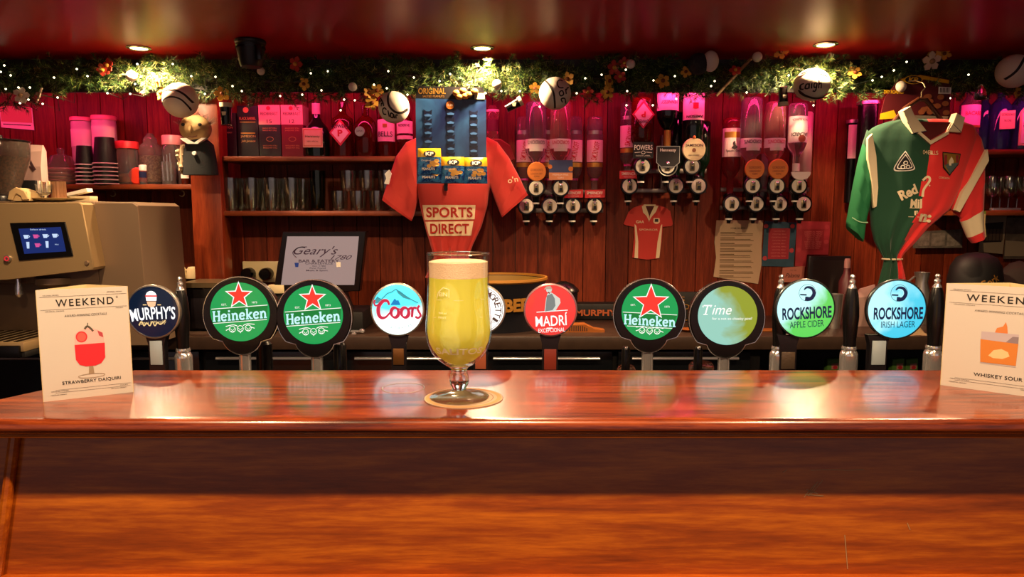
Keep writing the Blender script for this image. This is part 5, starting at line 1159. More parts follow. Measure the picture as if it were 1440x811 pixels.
for s_, mt, y in ((1, lab_w, 0), (.88, lab_blk, -.2), (.72, lab_w, -.4), (.62, lab_blk, -.6)): b.flat(spline([(1253+(x-1253)*s_, 233+(z-233)*s_) for x, z in tri+[tri[0]]], 4)[:-1], y, mt)
for dx, dz in ((-3.2, 4), (3.2, 4), (0, -1.5)): b.stroke(circ(1253+dx, 234+dz, 2.4, 10)+[(1255.4+dx, 234+dz)], 1, -.9, lab_w, 0)
sh = [(1304, 219), (1329, 221), (1327, 233), (1316, 247.5), (1306, 238)]
b.flat([(1303, 217.5), (1330.5, 219.8), (1328, 234), (1316, 249.5), (1304.5, 239)], 0, lab_blk); b.flat(sh, -.3, gold_p); b.flat([(1306, 234), (1328, 232), (1316, 247)], -.5, mat('crest_slate', '#4a5a5a', .7))
for x in (1307.5, 1325): b.flat([(x-2, 222), (x+2, 222), (x+2, 235), (x-2, 235)], -.6, mat('crest_maroon', '#7a1c20', .7))
b.flat([(1312, 230), (1316, 224), (1320, 230), (1319, 236), (1313, 236)], -.7, m_cr); b.text('CORCAIGH', 1308, 252.5, 16, 2.6, 0, m_txt, rot=-.08)
for s_, x, z, w, h, ro in (('Red', 1259, 272, 25, 14, .45), ('Mil', 1271, 287, 15, 12, 0), ('F', 1272, 300, 4, 6, 0)): b.text(s_, x, z, w, h, -.3, m_cr, rot=ro, bold=.04)
b.stroke([(1263, 293), (1278, 293.5)], .8, 0, m_cr, 0); b.stroke([(1263, 305), (1277, 305.5)], .8, 0, m_cr, 0)
b.stroke([(1278, 256), (1284, 251), (1287, 256), (1280, 268), (1279, 278)], 3, -.3, m_cr); b.text('n:', 1286, 307, 18, 11, -.3, m_cr, rot=-.1, bold=.05); b.text('.', 1287, 263, 2, 2, -.3, m_cr)
t.part('chest_print', b, bd, smooth=0)
b = t.mb(); b.tube([(1252.5+13*cos(a), 9*sin(a), 364) for a in [2*pi*i/24 for i in range(24)]], 1.4, m_cr, 6, closed=True); t.part('tie', b)
t = T('coat_hanger', 'dark wooden coat hanger inside the halved jersey', 'hanger', 1292, 166, 2.62)
m_hang = mat('hanger_wood', '#4a2412', .4)
b = t.mb(); b.tube([(1250, 0, 180), (1272, 0, 152), (1290, -1, 140), (1300, -1, 141), (1312, 0, 154), (1334, 0, 180)], lambda q: 3.4-1.2*abs(q-.5), m_hang, 10); t.part('shoulder_bar', b)
b = t.mb(); b.tube([(1294, 0, 140), (1294, 0, 130), (1299, 0, 124), (1297, 4, 117), (1292, 14, 112), (1290, 48, 108)], .9, m_metal, 8); t.part('hook', b)
t = T('nut_display_card', 'maroon cardboard peanut display behind the coat hanger', 'display card', 1285, 168, 2.70)
mar = mat('card_maroon', '#4e161a', .4)
b = t.mb(); b.poly([(1237, 168), (1243, 138), (1262, 112), (1290, 106), (1332, 113), (1336, 168)], 0, 2, mar); t.part('board', b, smooth=0)
b = t.mb(); b.flat([(1262, 113), (1290, 107), (1331, 114), (1331, 119), (1296, 113), (1272, 118)], -.4, m_yel); b.flat(circ(1281, 113.5, 13, 24, 6), -.6, m_yel); b.flat(circ(1281, 113.5, 11.5, 24, 5), -.7, lab_blk); b.text('KP', 1281, 113.5, 13, 6.5, -.9, m_yel, bold=.05)
b.text('DRY ROASTED', 1255, 130, 28, 5, -.4, m_yel, bold=.02); b.flat([(1317, 123), (1335, 124), (1334.6, 133), (1317, 132.5)], -.4, lab_w)
for i in range(7): b.flat([(1319+i*2, 124.5), (1320+i*2, 124.5), (1320+i*2, 131), (1319+i*2, 131)], -.5, ink)
for i in range(12): b.flat(circ(1312+RND.uniform(-20, 18), 150+RND.uniform(-14, 10), 5, 12, 3.6), -.4-i*.05, mat('card_nut', '#8a4a28', .6))
b.flat([(1237, 160), (1256, 155), (1262, 166), (1237, 168)], -.4, m_yel); t.part('board_print', b, smooth=0)
# ================================================================ papers and pictures on the boards
PW = WALL-.006
def sheet(name, label, cat, pts, mt, draw=None, Y=PW, th=.6, wavy=False):
    cx = sum(p[0] for p in pts)/len(pts); by = max(p[1] for p in pts); t = T(name, label, cat, cx, by, Y); b = t.mb(); b.poly(pts, 0, th, mt)
    if draw: draw(b)
    t.solo(b, 0); return t
m_pap = mat('paper_tan', '#b89a7c', .8)
def rules(b):
    b.text('HOUSE COCKTAILS', 1036, 321, 22, 2.2, -.3, txt_d)
    for i in range(34):
        y = 327+i*1.9
        if i % 4 == 3: continue
        b.stroke([(1011, y), (1011+(20 if i % 4 == 0 else 48-RND.random()*6), y)], .75 if i % 4 else 1.1, -.3, mat('print_rule', '#6a5238', .8), 0)
sheet('price_list', 'long curled price list on tan paper under the right optic rack', 'price list', [(1005, 310), (1070, 310), (1069, 345), (1070, 372), (1066, 399), (1003, 389), (1006, 362), (1003, 340)], m_pap, rules)
def poster(x0, x1, y0, y1, mt):
    def go(b):
        b.flat([(x0, y0), (x1, y0), (x1-1, y1), (x0, y1)], -.3, mt)
        for i in range(9): b.text('COCKTAIL MENU', (x0+x1)/2, y0+4+i*(y1-y0-6)/8.5, (x1-x0)*(.5+.3*RND.random()), 1.8, -.5, mat('print_coral', '#d07068', .7))
        for (x, z) in ((x0-4, y0-3), (x1+3, y0-3), (x0-4, y1-1), (x1+3, y1-12)): b.flat(circ(x, z, 3.2, 14), -.5, mat('print_flower', '#b03a40', .7))
    return go
sheet('cocktail_poster', 'teal bordered cocktail poster with a red panel beside the tan price list', 'poster', [(1073, 311), (1118, 313), (1116, 375), (1071, 374)], mat('poster_teal', '#2a4a5c', .7, var=.3, bscale=20), poster(1079, 1109, 321, 364, mat('poster_red', '#9a2430', .7)))
sheet('cocktail_poster', 'red cocktail poster at the right end above the dark menu board', 'poster', [(1118, 311), (1165, 312), (1164, 358), (1134, 358), (1133, 375), (1118, 374)], mat('poster_coral', '#a02c34', .7, var=.25, bscale=18), poster(1126, 1157, 322, 352, mat('poster_red2', '#8e2028', .7)), Y=PW-.003)
sheet('small_card', 'small pink card with handwriting below the teal poster', 'card', [(1100, 376), (1131, 374), (1130, 396), (1098, 397)], mat('card_salmon', '#b06a58', .8), lambda b: (b.text('Paloma', 1114, 387, 20, 6, -.3, txt_d, shear=.4), b.text('try our', 1115, 380, 9, 2, -.3, txt_d)), Y=PW-.006)
t = T('menu_board', 'dark framed board leaning on the wall behind the apple cider tap', 'board', 1162, 446, 3.06)
b = t.mb(); b.box(1134, 1193, 0, 6, 360, 446, mat('board_frame', '#1c1614', .5), 1); t.part('frame', b); b = t.mb(); b.box(1140, 1187, -.6, 1, 366, 440, mat('board_slate', '#2a211d', .6)); t.part('panel', b)
def pj(b):
    b.poly([(905, 289), (920, 289), (917, 300), (911, 304)], -.2, .4, mat('print_neck', '#4a1616', .8)); b.flat([(901, 290), (906, 289), (911, 302), (912, 312), (908, 304), (903, 299)], -.5, m_txt); b.flat([(924, 290), (919, 289), (913, 302), (911, 312), (915, 305), (921, 298)], -.5, m_txt)
    b.flat([(904, 288), (920, 288), (922, 290), (902, 290)], -.5, m_txt)
    b.flat([(891.5, 315), (894, 318), (897, 340), (897, 363), (892, 362.5), (893, 340)], -.5, m_txt); b.flat([(930, 315), (928, 318), (924, 340), (922, 363), (927, 362.5), (929, 340)], -.5, m_txt)
    b.text('GAA', 899, 312, 11, 4, -.5, m_txt, bold=.02); b.text('SPONSOR', 911, 323, 26, 2.6, -.5, m_txt); b.flat(arc(922, 311, 4.6, 0, 180, 12, 4)+[(918, 307), (926, 307)], -.5, m_txt); b.flat([(919.5, 308), (924.5, 308), (924.5, 312), (919.5, 312)], -.7, lab_blk)
sheet('paper_jersey', 'red paper cut-out of a jersey pinned on the boards under the middle optics', 'wall decoration', [(890, 292), (903, 288), (921, 288), (934, 292), (941, 297), (945, 315), (943, 318), (931, 319), (930, 340), (927, 363), (910, 365), (889, 362), (891, 335), (891, 319), (880, 317), (876, 315), (883, 298)], mat('paper_red', '#b83028', .7), pj, Y=PW-.002)
m_ph = mat('photo_dark', '#1c1612', .4); m_mount = mat('photo_mount', '#8a7a62', .7)
sheet('framed_photo', 'dark photo in a pale mount just right of the halved jersey sleeve', 'photo', [(1377, 304), (1412, 304), (1410, 357), (1376, 354)], m_mount, lambda b: (b.flat([(1382, 314), (1408, 312), (1407, 340), (1381, 341)], -.3, m_ph), [b.flat([(1384+i*5, 322), (1388+i*5, 322), (1388+i*5, 338), (1384+i*5, 338)], -.5, mat('photo_figures', '#4a3a2c', .5)) for i in range(5)]), Y=3.12)
sheet('framed_photo', 'faded portrait photo at the right edge under the lower shelf', 'photo', [(1412, 306), (1452, 306), (1450, 364), (1411, 364)], mat('photo_faded', '#54483c', .6, var=.5, bscale=25), lambda b: b.flat([(1412, 338), (1442, 340), (1441, 360), (1412, 360)], -.3, m_mount), Y=3.12)
sheet('paper_note', 'cream till receipt with a green top hanging by the photo', 'note', [(1375, 297), (1384, 297), (1384, 315), (1387, 333), (1378, 333), (1375, 315)], mat('note_cream', '#d0b880', .8), lambda b: b.flat([(1375, 297), (1384, 297), (1384, 301), (1375, 300)], -.3, mat('note_green', '#6a8a30', .8)), Y=2.94)
sheet('photo_strip', 'grey strip of small banknotes pinned below the halved jersey', 'banknotes', [(1284, 326), (1352, 322), (1353, 348), (1284, 349)], mat('note_grey', '#5a544a', .7, var=.4, bscale=40), lambda b: [b.flat([(1287+i*22, 328), (1306+i*22, 327), (1306+i*22, 345), (1287+i*22, 346)], -.3, mat('note_face', '#756c60', .7, var=.4, bscale=50)) for i in range(3)], Y=3.13)
# black paper-cup tubes left of the halved jersey
for cx, y0, r, nm in ((1214, 147, 13, 'tall black wall tube with a silver rim behind the halved jersey shoulder'), (1194, 172, 7, 'smaller black wall tube with a pink label left of the taller tube')):
    t = T('cup_tube', nm, 'cup dispenser', cx, 285, 3.04 if cx > 1200 else 3.115); b = t.mb(); b.lathe([(0, y0), (r, y0), (r, 285), (0, 285)], black, cx=cx, n=26); t.part('tube', b)
    b = t.mb(); b.lathe([(r, y0-1), (r+2.2, y0-1), (r+2.2, y0+3.5), (r, y0+3.5), (r, y0-1)], m_silver, cx=cx, n=28); t.part('rim_ring', b)
    if cx < 1200: b = t.mb(); wrap(b, cx, r, lab_pink, y0+6, y0+52, 70); t.part('paper_label', b)
    b = t.mb(); b.box(cx-4, cx+4, r-2, r+12 if cx > 1200 else r+3, 200, 240, m_metal); t.part('wall_bracket', b)
# ================================================================ till
t = T('till', 'black till with its lit screen showing cursive bar lettering', 'till', 450, 468, 2.74, z=WT); B = t.by
b = t.mb(); b.poly([(402, 326), (518, 325.5), (507, 409), (386, 412)], -1, 14, black, bev=1.5); mo = t.part('monitor', b)
b = t.mb(); b.poly([(409, 332.5), (508, 332.5), (500, 400), (398, 400)], -1.8, -.9, mat('till_screen', '#b09a98', .25, emit=.5)); ss = t.part('screen', b, mo, smooth=0)
b = t.mb(); ind = mat('screen_ink', '#3a2a44', .4); y = -2.3
b.text("Geary's", 448, 353.5, 62, 15, y, ind, shear=.55); b.text('1780', 483, 361.5, 30, 6, y, ind, shear=.5); b.stroke([(421, 362), (416, 355), (424, 348), (436, 347)], 1, y, ind); b.text('BAR & EATERY', 452, 366.5, 56, 4, y, ind, bold=.01); b.text('CHARLEVILLE', 452, 370, 38, 2.6, y, ind); b.text('Est. 1780', 452, 373.5, 18, 2.2, y, ind); b.text('Fine Food', 450, 376.5, 22, 2.2, y, ind); b.text('Music & Sport', 449, 380, 30, 2.6, y, ind, bold=.02)
b.flat([(418, 369), (424, 369), (423, 375), (419, 375)], y, mat('screen_cup', '#2a4a9a', .4, emit=.3)); b.flat([(476, 368), (482, 368), (482, 375), (476, 375)], y, lab_w); t.part('screen_print', b, ss)
b = t.mb(); b.poly([(420, 405), (480, 405), (492, B-26), (410, B-26)], 16, 34, matte, bev=1); t.part('stand', b)
b = t.mb(); b.box(386, 512, -6, 70, B-27, B, matte, 2); t.part('cash_drawer', b)
b = t.mb(); b.box(380, 402, -2, 10, 400, 412, lab_cream, 1); b.box(382, 400, 4, 12, 411, B-26, matte, .5); t.part('receipt_printer', b)
# ================================================================ things on the back counter
t = T('ice_bucket', 'large black drinks tub with a gold rim and gold lettering', 'ice bucket', 700, 470, 2.83, z=WT); B = t.by
m_tub = mat('tub_black', '#12131a', .35); m_goldp = mat('tub_gold', '#a8742c', .45, .3)
zt_ = B-70
b = t.mb(); b.lathe([(0, B), (58, B), (68, zt_+2), (66, zt_+2), (56, B-3), (0, B-3)], m_tub, cx=700, n=56); t.part('bucket', b)
b = t.mb(); b.lathe([(69.5, zt_-1), (70, zt_+2), (68, zt_+4), (65.8, zt_+2), (66, zt_-1), (69.5, zt_-1)], m_goldp, cx=700, n=56); t.part('rim', b)
b = t.mb(); b.lathe([(65.8, zt_+3), (63.5, zt_+20), (63, zt_+20), (65.4, zt_+3), (65.8, zt_+3)], mat('tub_inside', '#8a6a2c', .5), cx=700, n=56); t.part('gold_lining', b)
b = t.mb(); wraptext(b, 'COLD BEER', 700, 64.5, zt_+32, 120, 18, m_goldp, bold=.05, lip=1.4); t.part('lettering', b)
t = T('domed_pot', 'dark glossy domed pot behind the red tap', 'pot', 792, 462, 2.80, z=WT); B = t.by
b = t.mb(); b.lathe([(0, B), (18, B), (20, B-50), (21, B-52), (0, B-52)], m_col, cx=792, n=28); t.part('pot', b); b = t.mb(); b.lathe([(0, B-66), (4, B-66), (14, B-62), (21, B-55), (22, B-52), (0, B-52)], black, cx=792, n=28); t.part('lid', b)
t = T('bar_mat', 'rolled black rubber bar mat with orange lettering on the back counter', 'bar mat', 850, 463, 3.0, z=WT); B = t.by
b = t.mb(); b.box(770, 1000, 0, 24, B-24, B, matte, 3); t.part('mat', b)
b = t.mb(); b.text("MURPHY'S", 842, B-11, 66, 9, -.4, mat('mat_orange', '#b0562c', .6), bold=.03); t.part('lettering', b)
t = T('lettered_board', 'black board with gold scroll lettering between the big star and lime taps', 'board', 965, 455, 2.96, z=WT); B = t.by
b = t.mb(); b.box(938, 1000, 0, 5, 410, B, matte, 1); t.part('board', b); b = t.mb()
for i, s_ in enumerate(('S', 'O', 'C', 'E')): b.text(s_, 957+i % 2*7, 420+i*11, 10, 7, -.4, m_goldp)
t.part('lettering', b)
t = T('copper_strainer', 'copper-coloured wedge grater lying beside the red tap', 'grater', 820, 474, 2.70, z=WT); B = t.by
m_cop = mat('copper_mesh', '#a8622c', .45, .5)
b = t.mb(); b.poly([(786, B), (792, B-5), (800, B-11), (822, B-12), (836, B-5), (850, B-3), (850, B)], -4, 14, m_cop, bev=.6); t.part('blade', b); b = t.mb()
for i in range(9):
    b.box(800+i*3, 801.2+i*3, -4.4, -3.9, B-9.5+max(0, i-6)*1.6, B-2, ink)
t.part('slots', b)
t = T('small_dish', 'small copper-coloured dish left of the lime tap', 'dish', 968, 474, 2.72, z=WT); B = t.by; b = t.mb(); b.lathe([(0, B), (8, B), (13, B-3.4), (12, B-3.4), (8, B-1), (0, B-1)], m_cop, cx=968, n=28); t.solo(b)
t = T('small_dish', 'shallow copper-coloured tray behind the pump handle left of the cider tap', 'dish', 1070, 476, 2.72, z=WT); B = t.by; b = t.mb(); b.box(1048, 1090, -6, 10, B-3, B, m_cop, 1); t.solo(b)
t = T('cocktail_shaker', 'steel cocktail tin standing right of the apple cider tap', 'cocktail tin', 1172, 466, 2.80, z=WT); B = t.by; b = t.mb(); b.lathe([(0, B), (8, B), (11, B-48), (10.4, B-48), (7.6, B-1), (0, B-1)], m_silver, cx=1172, n=26); t.solo(b)
t = T('cocktail_shaker', 'steel cocktail tin beside the paper bag left of the lager tap', 'cocktail tin', 1158, 462, 2.88, z=WT); B = t.by; b = t.mb(); b.lathe([(0, B), (8, B), (10, B-44), (9.4, B-44), (7.6, B-1), (0, B-1)], m_silver, cx=1158, n=26); t.solo(b)
t = T('paper_bag', 'pinkish paper bag standing between the cider and blue lager taps', 'paper bag', 1212, 468, 2.86, z=WT); B = t.by; b = t.mb(); b.loft([[(1199, -8, B), (1226, -8, B), (1226, 8, B), (1199, 8, B)], [(1200, -8, B-40), (1226, -7, B-44), (1226, 7, B-44), (1200, 7, B-40)], [(1206, -2, B-52), (1226, -1, B-58), (1226, 1, B-58), (1206, 1, B-52)]], mat('bag_pinkish', '#a08078', .8)); t.solo(b, 0)
t = T('pump_bottle', 'pinkish pump bottle behind the pump handle between the cider and blue lager taps', 'bottle', 1187, 466, 2.90, z=WT); B = t.by; b = t.mb(); b.lathe([(0, B), (10, B), (10.5, B-60), (5, B-72), (4, B-80), (0, B-80)], mat('bottle_plum', '#5a2c30', .25), cx=1187, n=22); t.part('body', b); b = t.mb(); b.lathe([(0, B-92), (3.4, B-92), (4.2, B-88), (4.2, B-79), (0, B-79)], mat('cap_pink', '#b88a84', .4), cx=1187, n=18); t.part('cap', b)
t = T('crumpled_cloth', 'crumpled beige cloth on the back counter right of the blue lager tap', 'cloth', 1280, 490, 2.64, z=WT); B = t.by; b = t.mb(); cl2 = mat('cloth_tan', '#a8906c', .9)
N_ = 16; vs = []
for j in range(N_+1):
    for i in range(N_+1):
        u, v = i/N_, j/N_; e = min(u, 1-u, v, 1-v)*4; h = (4+5*sin(u*9+v*4)*cos(v*7-u*3)+7*sin(u*3.1)*(v > .3))*min(1, e); vs.append((1250+52*u+3*sin(v*8), -8+26*v+2*sin(u*11), B-max(.3, h)))
fs = [(j*(N_+1)+i, j*(N_+1)+i+1, (j+1)*(N_+1)+i+1, (j+1)*(N_+1)+i) for j in range(N_) for i in range(N_)]
b.add(vs, fs, cl2); o_ = t.solo(b, 0); md = o_.modifiers.new('thick', 'SOLIDIFY'); md.thickness = .002
t = T('peaked_cap', 'black peaked cap with gold lettering behind the whiskey sour card', 'cap', 1368, 440, 2.86, z=WT); B = t.by; b = t.mb()
b.lathe([(0, 354), (14, 356), (26, 362), (33, 374), (36, 392), (36, B), (0, B)], matte, cx=1368, n=32, sy=.8); t.part('crown', b, smooth=60); b = t.mb(); b.poly([(1336, 404), (1352, 396), (1384, 396), (1402, 404), (1396, 410), (1340, 410)], -46, -20, matte, bev=2); t.part('peak', b); b = t.mb(); wraptext(b, 'Cork', 1366, 34, 392, 26, 11, m_goldp, rot=.5, lip=1.2); t.part('lettering', b)
t = T('dark_bundle', 'dark cloth bundle against the wall at the right edge', 'bundle', 1425, 440, 2.92, z=WT); B = t.by; b = t.mb(); b.lathe([(0, 366), (12, 370), (24, 382), (30, 404), (32, B), (0, B)], mat('bundle_cloth', '#2a211c', .9, bump=.6, bscale=60), cx=1428, n=26, sy=.7); t.solo(b, 60)
t = T('chrome_jug', 'small shiny steel jug left of the last black pump handle', 'jug', 1292, 462, 2.92, z=WT); B = t.by; b = t.mb(); b.lathe([(0, B), (12, B), (13, B-40), (8, B-58), (10, B-72), (9.4, B-72), (7.4, B-58), (0, B-56)], m_silver, cx=1292, n=26); t.part('body', b); b = t.mb(); b.tube([(1282, 0, B-66), (1272, 0, B-58), (1278, 0, B-30), (1281, 0, B-26)], 1.6, m_silver, 8); t.part('handle', b)
m_gr = mat('packet_green', '#5a8a3a', .5); m_gr2 = mat('packet_face', '#c88a78', .5)
for x, nm in ((1170, 'green packet low behind the pump handle between the cider and blue lager taps'), (1261, 'green packet on the low shelf just right of the lager tap stem'), (1280, 'green packet on the low shelf nearest the last pump handle')):
    t = T('green_packet', nm, 'packet', x, 560, 2.80, z=.682); B = t.by; b = t.mb(); b.poly([(x-9, 505), (x+8, 503), (x+9, B), (x-9, B)], 0, 10, m_gr, bev=1); t.part('pouch', b); b = t.mb(); b.flat([(x-3, 511), (x+6, 510), (x+6, 518), (x-3, 519)], -.4, m_gr2); b.flat(circ(x+2, 516, 3, 12), -.6, red_p); t.part('packet_print', b)
# glasses waiting on the tap shelf just behind the bar
for x, r, hh, nm in ((880, 13, 12, 'upturned glass just showing over the bar by the big star tap'), (985, 17, 16, 'clear glass just showing over the bar by the lime tap')):
    t = T('upturned_glass', nm, 'drinking glass', x, 560, 1.46, z=.98); B = t.by; b = t.mb(); y0 = 513 if x < 900 else 508
    b.lathe([(0, y0), (r*.8, y0), (r, y0+5), (r+2, B), (r+1, B), (r-1, y0+6), (r*.7, y0+1.2), (0, y0+1.2)], glassm, cx=x, n=32); t.solo(b, 50)
t = T('tap_head', 'small chrome tap head by the green tap before the till', 'tap head', 505, 480, 2.66, z=WT); B = t.by; b = t.mb(); b.ball((488, 0, B-4), 4.5, chrome, 14, rz=3.5); b.ball((509, 0, B-4), 4.5, chrome, 14, rz=3.5); b.rod((488, 0, B-3.5), (509, 0, B-3.5), 1.8, chrome); b.lathe([(0, B), (4, B), (2, B-3), (0, B-3)], chrome, cx=498, n=14); t.solo(b)
# ================================================================ garland
GY = 2.79
m_n1 = mat('needle_green', '#2c4c22', .5); m_n2 = mat('needle_light', '#7a9444', .45); m_n3 = mat('needle_pale_and_lit', '#c8c480', .4)
gt = tag(bpy.data.objects.new('pine_garland', None), 'long artificial pine garland hung along the dark beam over the back bar', 'garland'); COL.objects.link(gt); gt.location = P(720, 100, GY)
b = MB(); bw_ = MB()
def low(px):                                    # lower edge of the greenery in the photo
    pts = ((-40, 150), (0, 158), (30, 160), (60, 138), (150, 128), (200, 128), (260, 140), (330, 146), (450, 148), (560, 142), (680, 138), (740, 140), (800, 146), (830, 150), (880, 142), (960, 138), (980, 146), (1010, 140), (1060, 128), (1110, 132), (1160, 140), (1240, 142), (1330, 146), (1390, 140), (1480, 138))
    for (x0, y0), (x1, y1) in zip(pts, pts[1:]):
        if x0 <= px <= x1: return y0+(y1-y0)*(px-x0)/(x1-x0)
    return 140
def sprig(p, d, L, n, nl, tone):
    d = d.normalized(); u = d.orthogonal().normalized(); w = d.cross(u)
    bw_.rod(p, p+d*L, .0016, m_dark, .0008, 5)
    vs = []; fs = []; ms = []
    for i in range(n):
        q = (i+RND.random())/n; a = RND.random()*6.283; s = u*cos(a)+w*sin(a)
        o = p+d*(L*q); nd = (s*.85+d*RND.uniform(.35, .9)).normalized(); l = nl*RND.uniform(.7, 1.15)*(1-.35*q)
        e = nd.orthogonal().normalized()*.0011; g = nd.cross(e)
        k = len(vs); vs += [o+e, o-e*.5+g*.8, o-e*.5-g*.8, o+nd*l]
        fs += [(k, k+1, k+3), (k+1, k+2, k+3), (k+2, k, k+3)]
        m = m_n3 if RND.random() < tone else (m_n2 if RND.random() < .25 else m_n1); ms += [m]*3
    o = len(b.v); b.v += [tuple(v) for v in vs]; b.f += [tuple(i+o for i in f) for f in fs]; b.m += [b.mi(m) for m in ms]
px = -30.0; spine = []
while px < 1470:
    lo = low(px); hi = 84+6*sin(px*.02)
    spine.append(P(px, (lo+hi)/2-4, GY+.02*sin(px*.03)))
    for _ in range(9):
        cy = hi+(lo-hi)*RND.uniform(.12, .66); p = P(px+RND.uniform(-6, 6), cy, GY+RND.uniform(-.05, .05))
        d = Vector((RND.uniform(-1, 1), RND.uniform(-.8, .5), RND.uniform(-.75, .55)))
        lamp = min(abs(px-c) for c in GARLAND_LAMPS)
        sprig(p, d, RND.uniform(.05, .085), 46, .034, .18 if lamp < 60 else .06)  # more pale needles near the downlights: lamp glow put into the colour
    if RND.random() < .9:
        p = P(px+RND.uniform(-6, 6), lo-16, GY+RND.uniform(-.05, .0)); sprig(p, Vector((RND.uniform(-.8, .8), RND.uniform(-.4, .2), RND.uniform(-.9, -.2))), RND.uniform(.035, .06), 40, .03, .05)
    px += 11
fo = MB(); fo.v = [tuple(Vector(v)-gt.location) for v in b.v]; fo.f = b.f; fo.m = b.m; fo.mats = b.mats
fo.build('foliage', gt, smooth=0, fix=False)
bw_.tube(spine, .006, m_dark, 6); at_root(bw_, 'branch_wire', gt)
# ---- fairy lights
ft = tag(bpy.data.objects.new('fairy_lights', None), 'string of small white fairy lights threaded through the garland', 'fairy lights'); COL.objects.link(ft); ft.location = P(720, 120, GY)
m_fl = mat('fairy_glow', '#fff6d8', .4, emit=4, emithex='#fff0c8'); m_wire = mat('light_wire', '#0e1a10', .5)
FL = [(6, 92), (1, 101), (15, 106), (8, 125), (26, 123), (42, 123), (76, 109), (81, 137), (108, 97), (123, 107), (60, 146), (28, 145), (40, 140), (151, 131), (183, 132), (190, 118), (193, 90), (243, 90), (269, 107), (288, 132), (303, 108), (327, 121), (340, 128), (394, 135), (425, 133), (461, 100), (437, 103), (452, 127), (479, 155), (484, 140), (499, 141), (526, 119), (544, 124), (546, 100), (573, 133), (582, 109), (618, 114), (633, 104), (683, 131), (705, 128), (731, 128), (759, 150), (811, 131), (823, 110), (846, 105), (880, 98), (882, 128), (881, 148), (918, 148), (919, 113), (949, 107), (951, 139), (1000, 121), (1005, 114), (1050, 130), (1109, 106), (1144, 148), (1145, 128), (1227, 113), (1240, 108), (1257, 99), (1275, 87), (1336, 138), (1362, 105)]
bulb = None; pts = []
for (x, y) in sorted(FL):
    p = P(x, y, GY-.075)
    if bulb is None:
        bb = MB(); bb.ball((0, 0, 0), .0034, m_fl, 10); bulb = bb.build('bulb', ft)
        bulb.location = p-ft.location
    else: c = bulb.copy(); COL.objects.link(c); c.parent = ft; c.location = p-ft.location
    pts.append(p+Vector((0, .006, .002))); pts.append(p+Vector((.03, .05, RND.uniform(-.02, .02))))
bb = MB(); bb.tube(pts, .0013, m_wire, 5); at_root(bb, 'wire', ft)
# ---- flowers
def flower(col, cen, nm):
    bb = MB()
    pet = MB()
    for i in range(5):
        a = 2*pi*i/5
        pet.poly([(.004*cos(a+1.3), .004*sin(a+1.3)), (.016*cos(a+.45), .016*sin(a+.45)), (.020*cos(a), .020*sin(a)), (.016*cos(a-.45), .016*sin(a-.45)), (.004*cos(a-1.3), .004*sin(a-1.3))], -.001-.0006*(i % 2), .0012, col)
    pet.ball((0, -.003, 0), .0055, cen, 10); pet.rod((0, 0, 0), (.004, .05, .01), .0012, m_n1, n=6)
    return pet
m_fy = mat('petal_yellow', '#d8a23c', .6); m_fr = mat('petal_red', '#b83a2c', .6); m_fc = mat('petal_cream', '#d8c4a8', .6)
FW = {'yellow': [(312, 132), (428, 118), (518, 131), (530, 127), (523, 145), (752, 124), (799, 111), (856, 114), (854, 130), (932, 114), (965, 101), (1202, 102), (1314, 74), (1328, 76), (1431, 130), (1098, 73), (222, 115), (227, 131)], 'red': [(145, 98), (152, 92), (416, 90), (863, 95), (872, 108), (827, 130), (878, 88), (1034, 99)], 'cream': [(30, 134), (56, 133), (1310, 86)]}
rng_ = random.Random(5)
for colr, lst in FW.items():
    base = None
    for (x, y) in lst:
        p = P(x, y, GY-.07)
        if base is None:
            mb = flower({'yellow': m_fy, 'red': m_fr, 'cream': m_fc}[colr], {'yellow': mat('petal_eye', '#7a3c14', .6), 'red': m_fy, 'cream': mat('petal_eye2', '#a8845c', .6)}[colr], colr)
            o = mb.build('artificial_flower', None, 40); base = o; o.location = p
            tag(o, 'small %s artificial flower tucked into the garland' % colr, 'flower', '%s garland flowers' % colr)
        else:
            o = base.copy(); COL.objects.link(o); o.location = p
        o.rotation_euler = (rng_.uniform(-.5, .5), rng_.uniform(0, 6), rng_.uniform(-.6, .6)); s = rng_.uniform(1.1, 1.5)*(1.25 if colr == 'cream' else 1); o.scale = (s, s, s)
# ---- balls hanging in the garland
m_ballw = mat('ball_leather', '#f0e4d0', .55, bump=.15, bscale=120); m_seam = mat('ball_seam', '#2a1e1a', .7)
def sphmap(cx, cz, r, lift=.5):
    def f(v):
        x, z = v[0]-cx, v[2]-cz; d = hypot(x, z); q = min(d, r*.97)
        if d > 1e-6: x, z = x*q/d, z*q/d
        R2 = r+lift; y = -sqrt(max(0, R2*R2-x*x-z*z)); return (cx+x, y+v[1], cz+z)
    return f
def sliotar(cx, cy, r, label, seam, words=(), Y=GY-.12, ry=None, extra=None):
    t = T('leather_ball', label, 'ball', cx, cy, Y)
    b = t.mb(); b.ball((cx, 0, cy), r, m_ballw, 36, rz=ry or r); bd = t.part('ball', b, smooth=80)
    b = t.mb(); b.map = sphmap(cx, cy, r, .4)
    for s_, w in seam: b.stroke(s_, w, 0, m_seam, 8)
    b.map = sphmap(cx, cy, r, .7)
    for s_ in words: b.stroke(s_, 1.7, 0, ink, 5)
    if b.v: t.part('stitched_seam', b, bd, smooth=0)
    b = t.mb(); b.rod((cx+.2*r, r*.5, cy-r*.7), (cx+.3*r, r*2.6, cy-r*1.0), 1.0, m_wire, n=6); t.part('hanging_wire', b)
    return t
sliotar(254, 141, 24, 'large white ball with two dark bands over the doll', [([(232, 133), (243, 129), (256, 130), (268, 136), (276, 146)], 2.6), ([(233, 150), (240, 143), (252, 140), (264, 143), (271, 152), (272, 160)], 2.2)])
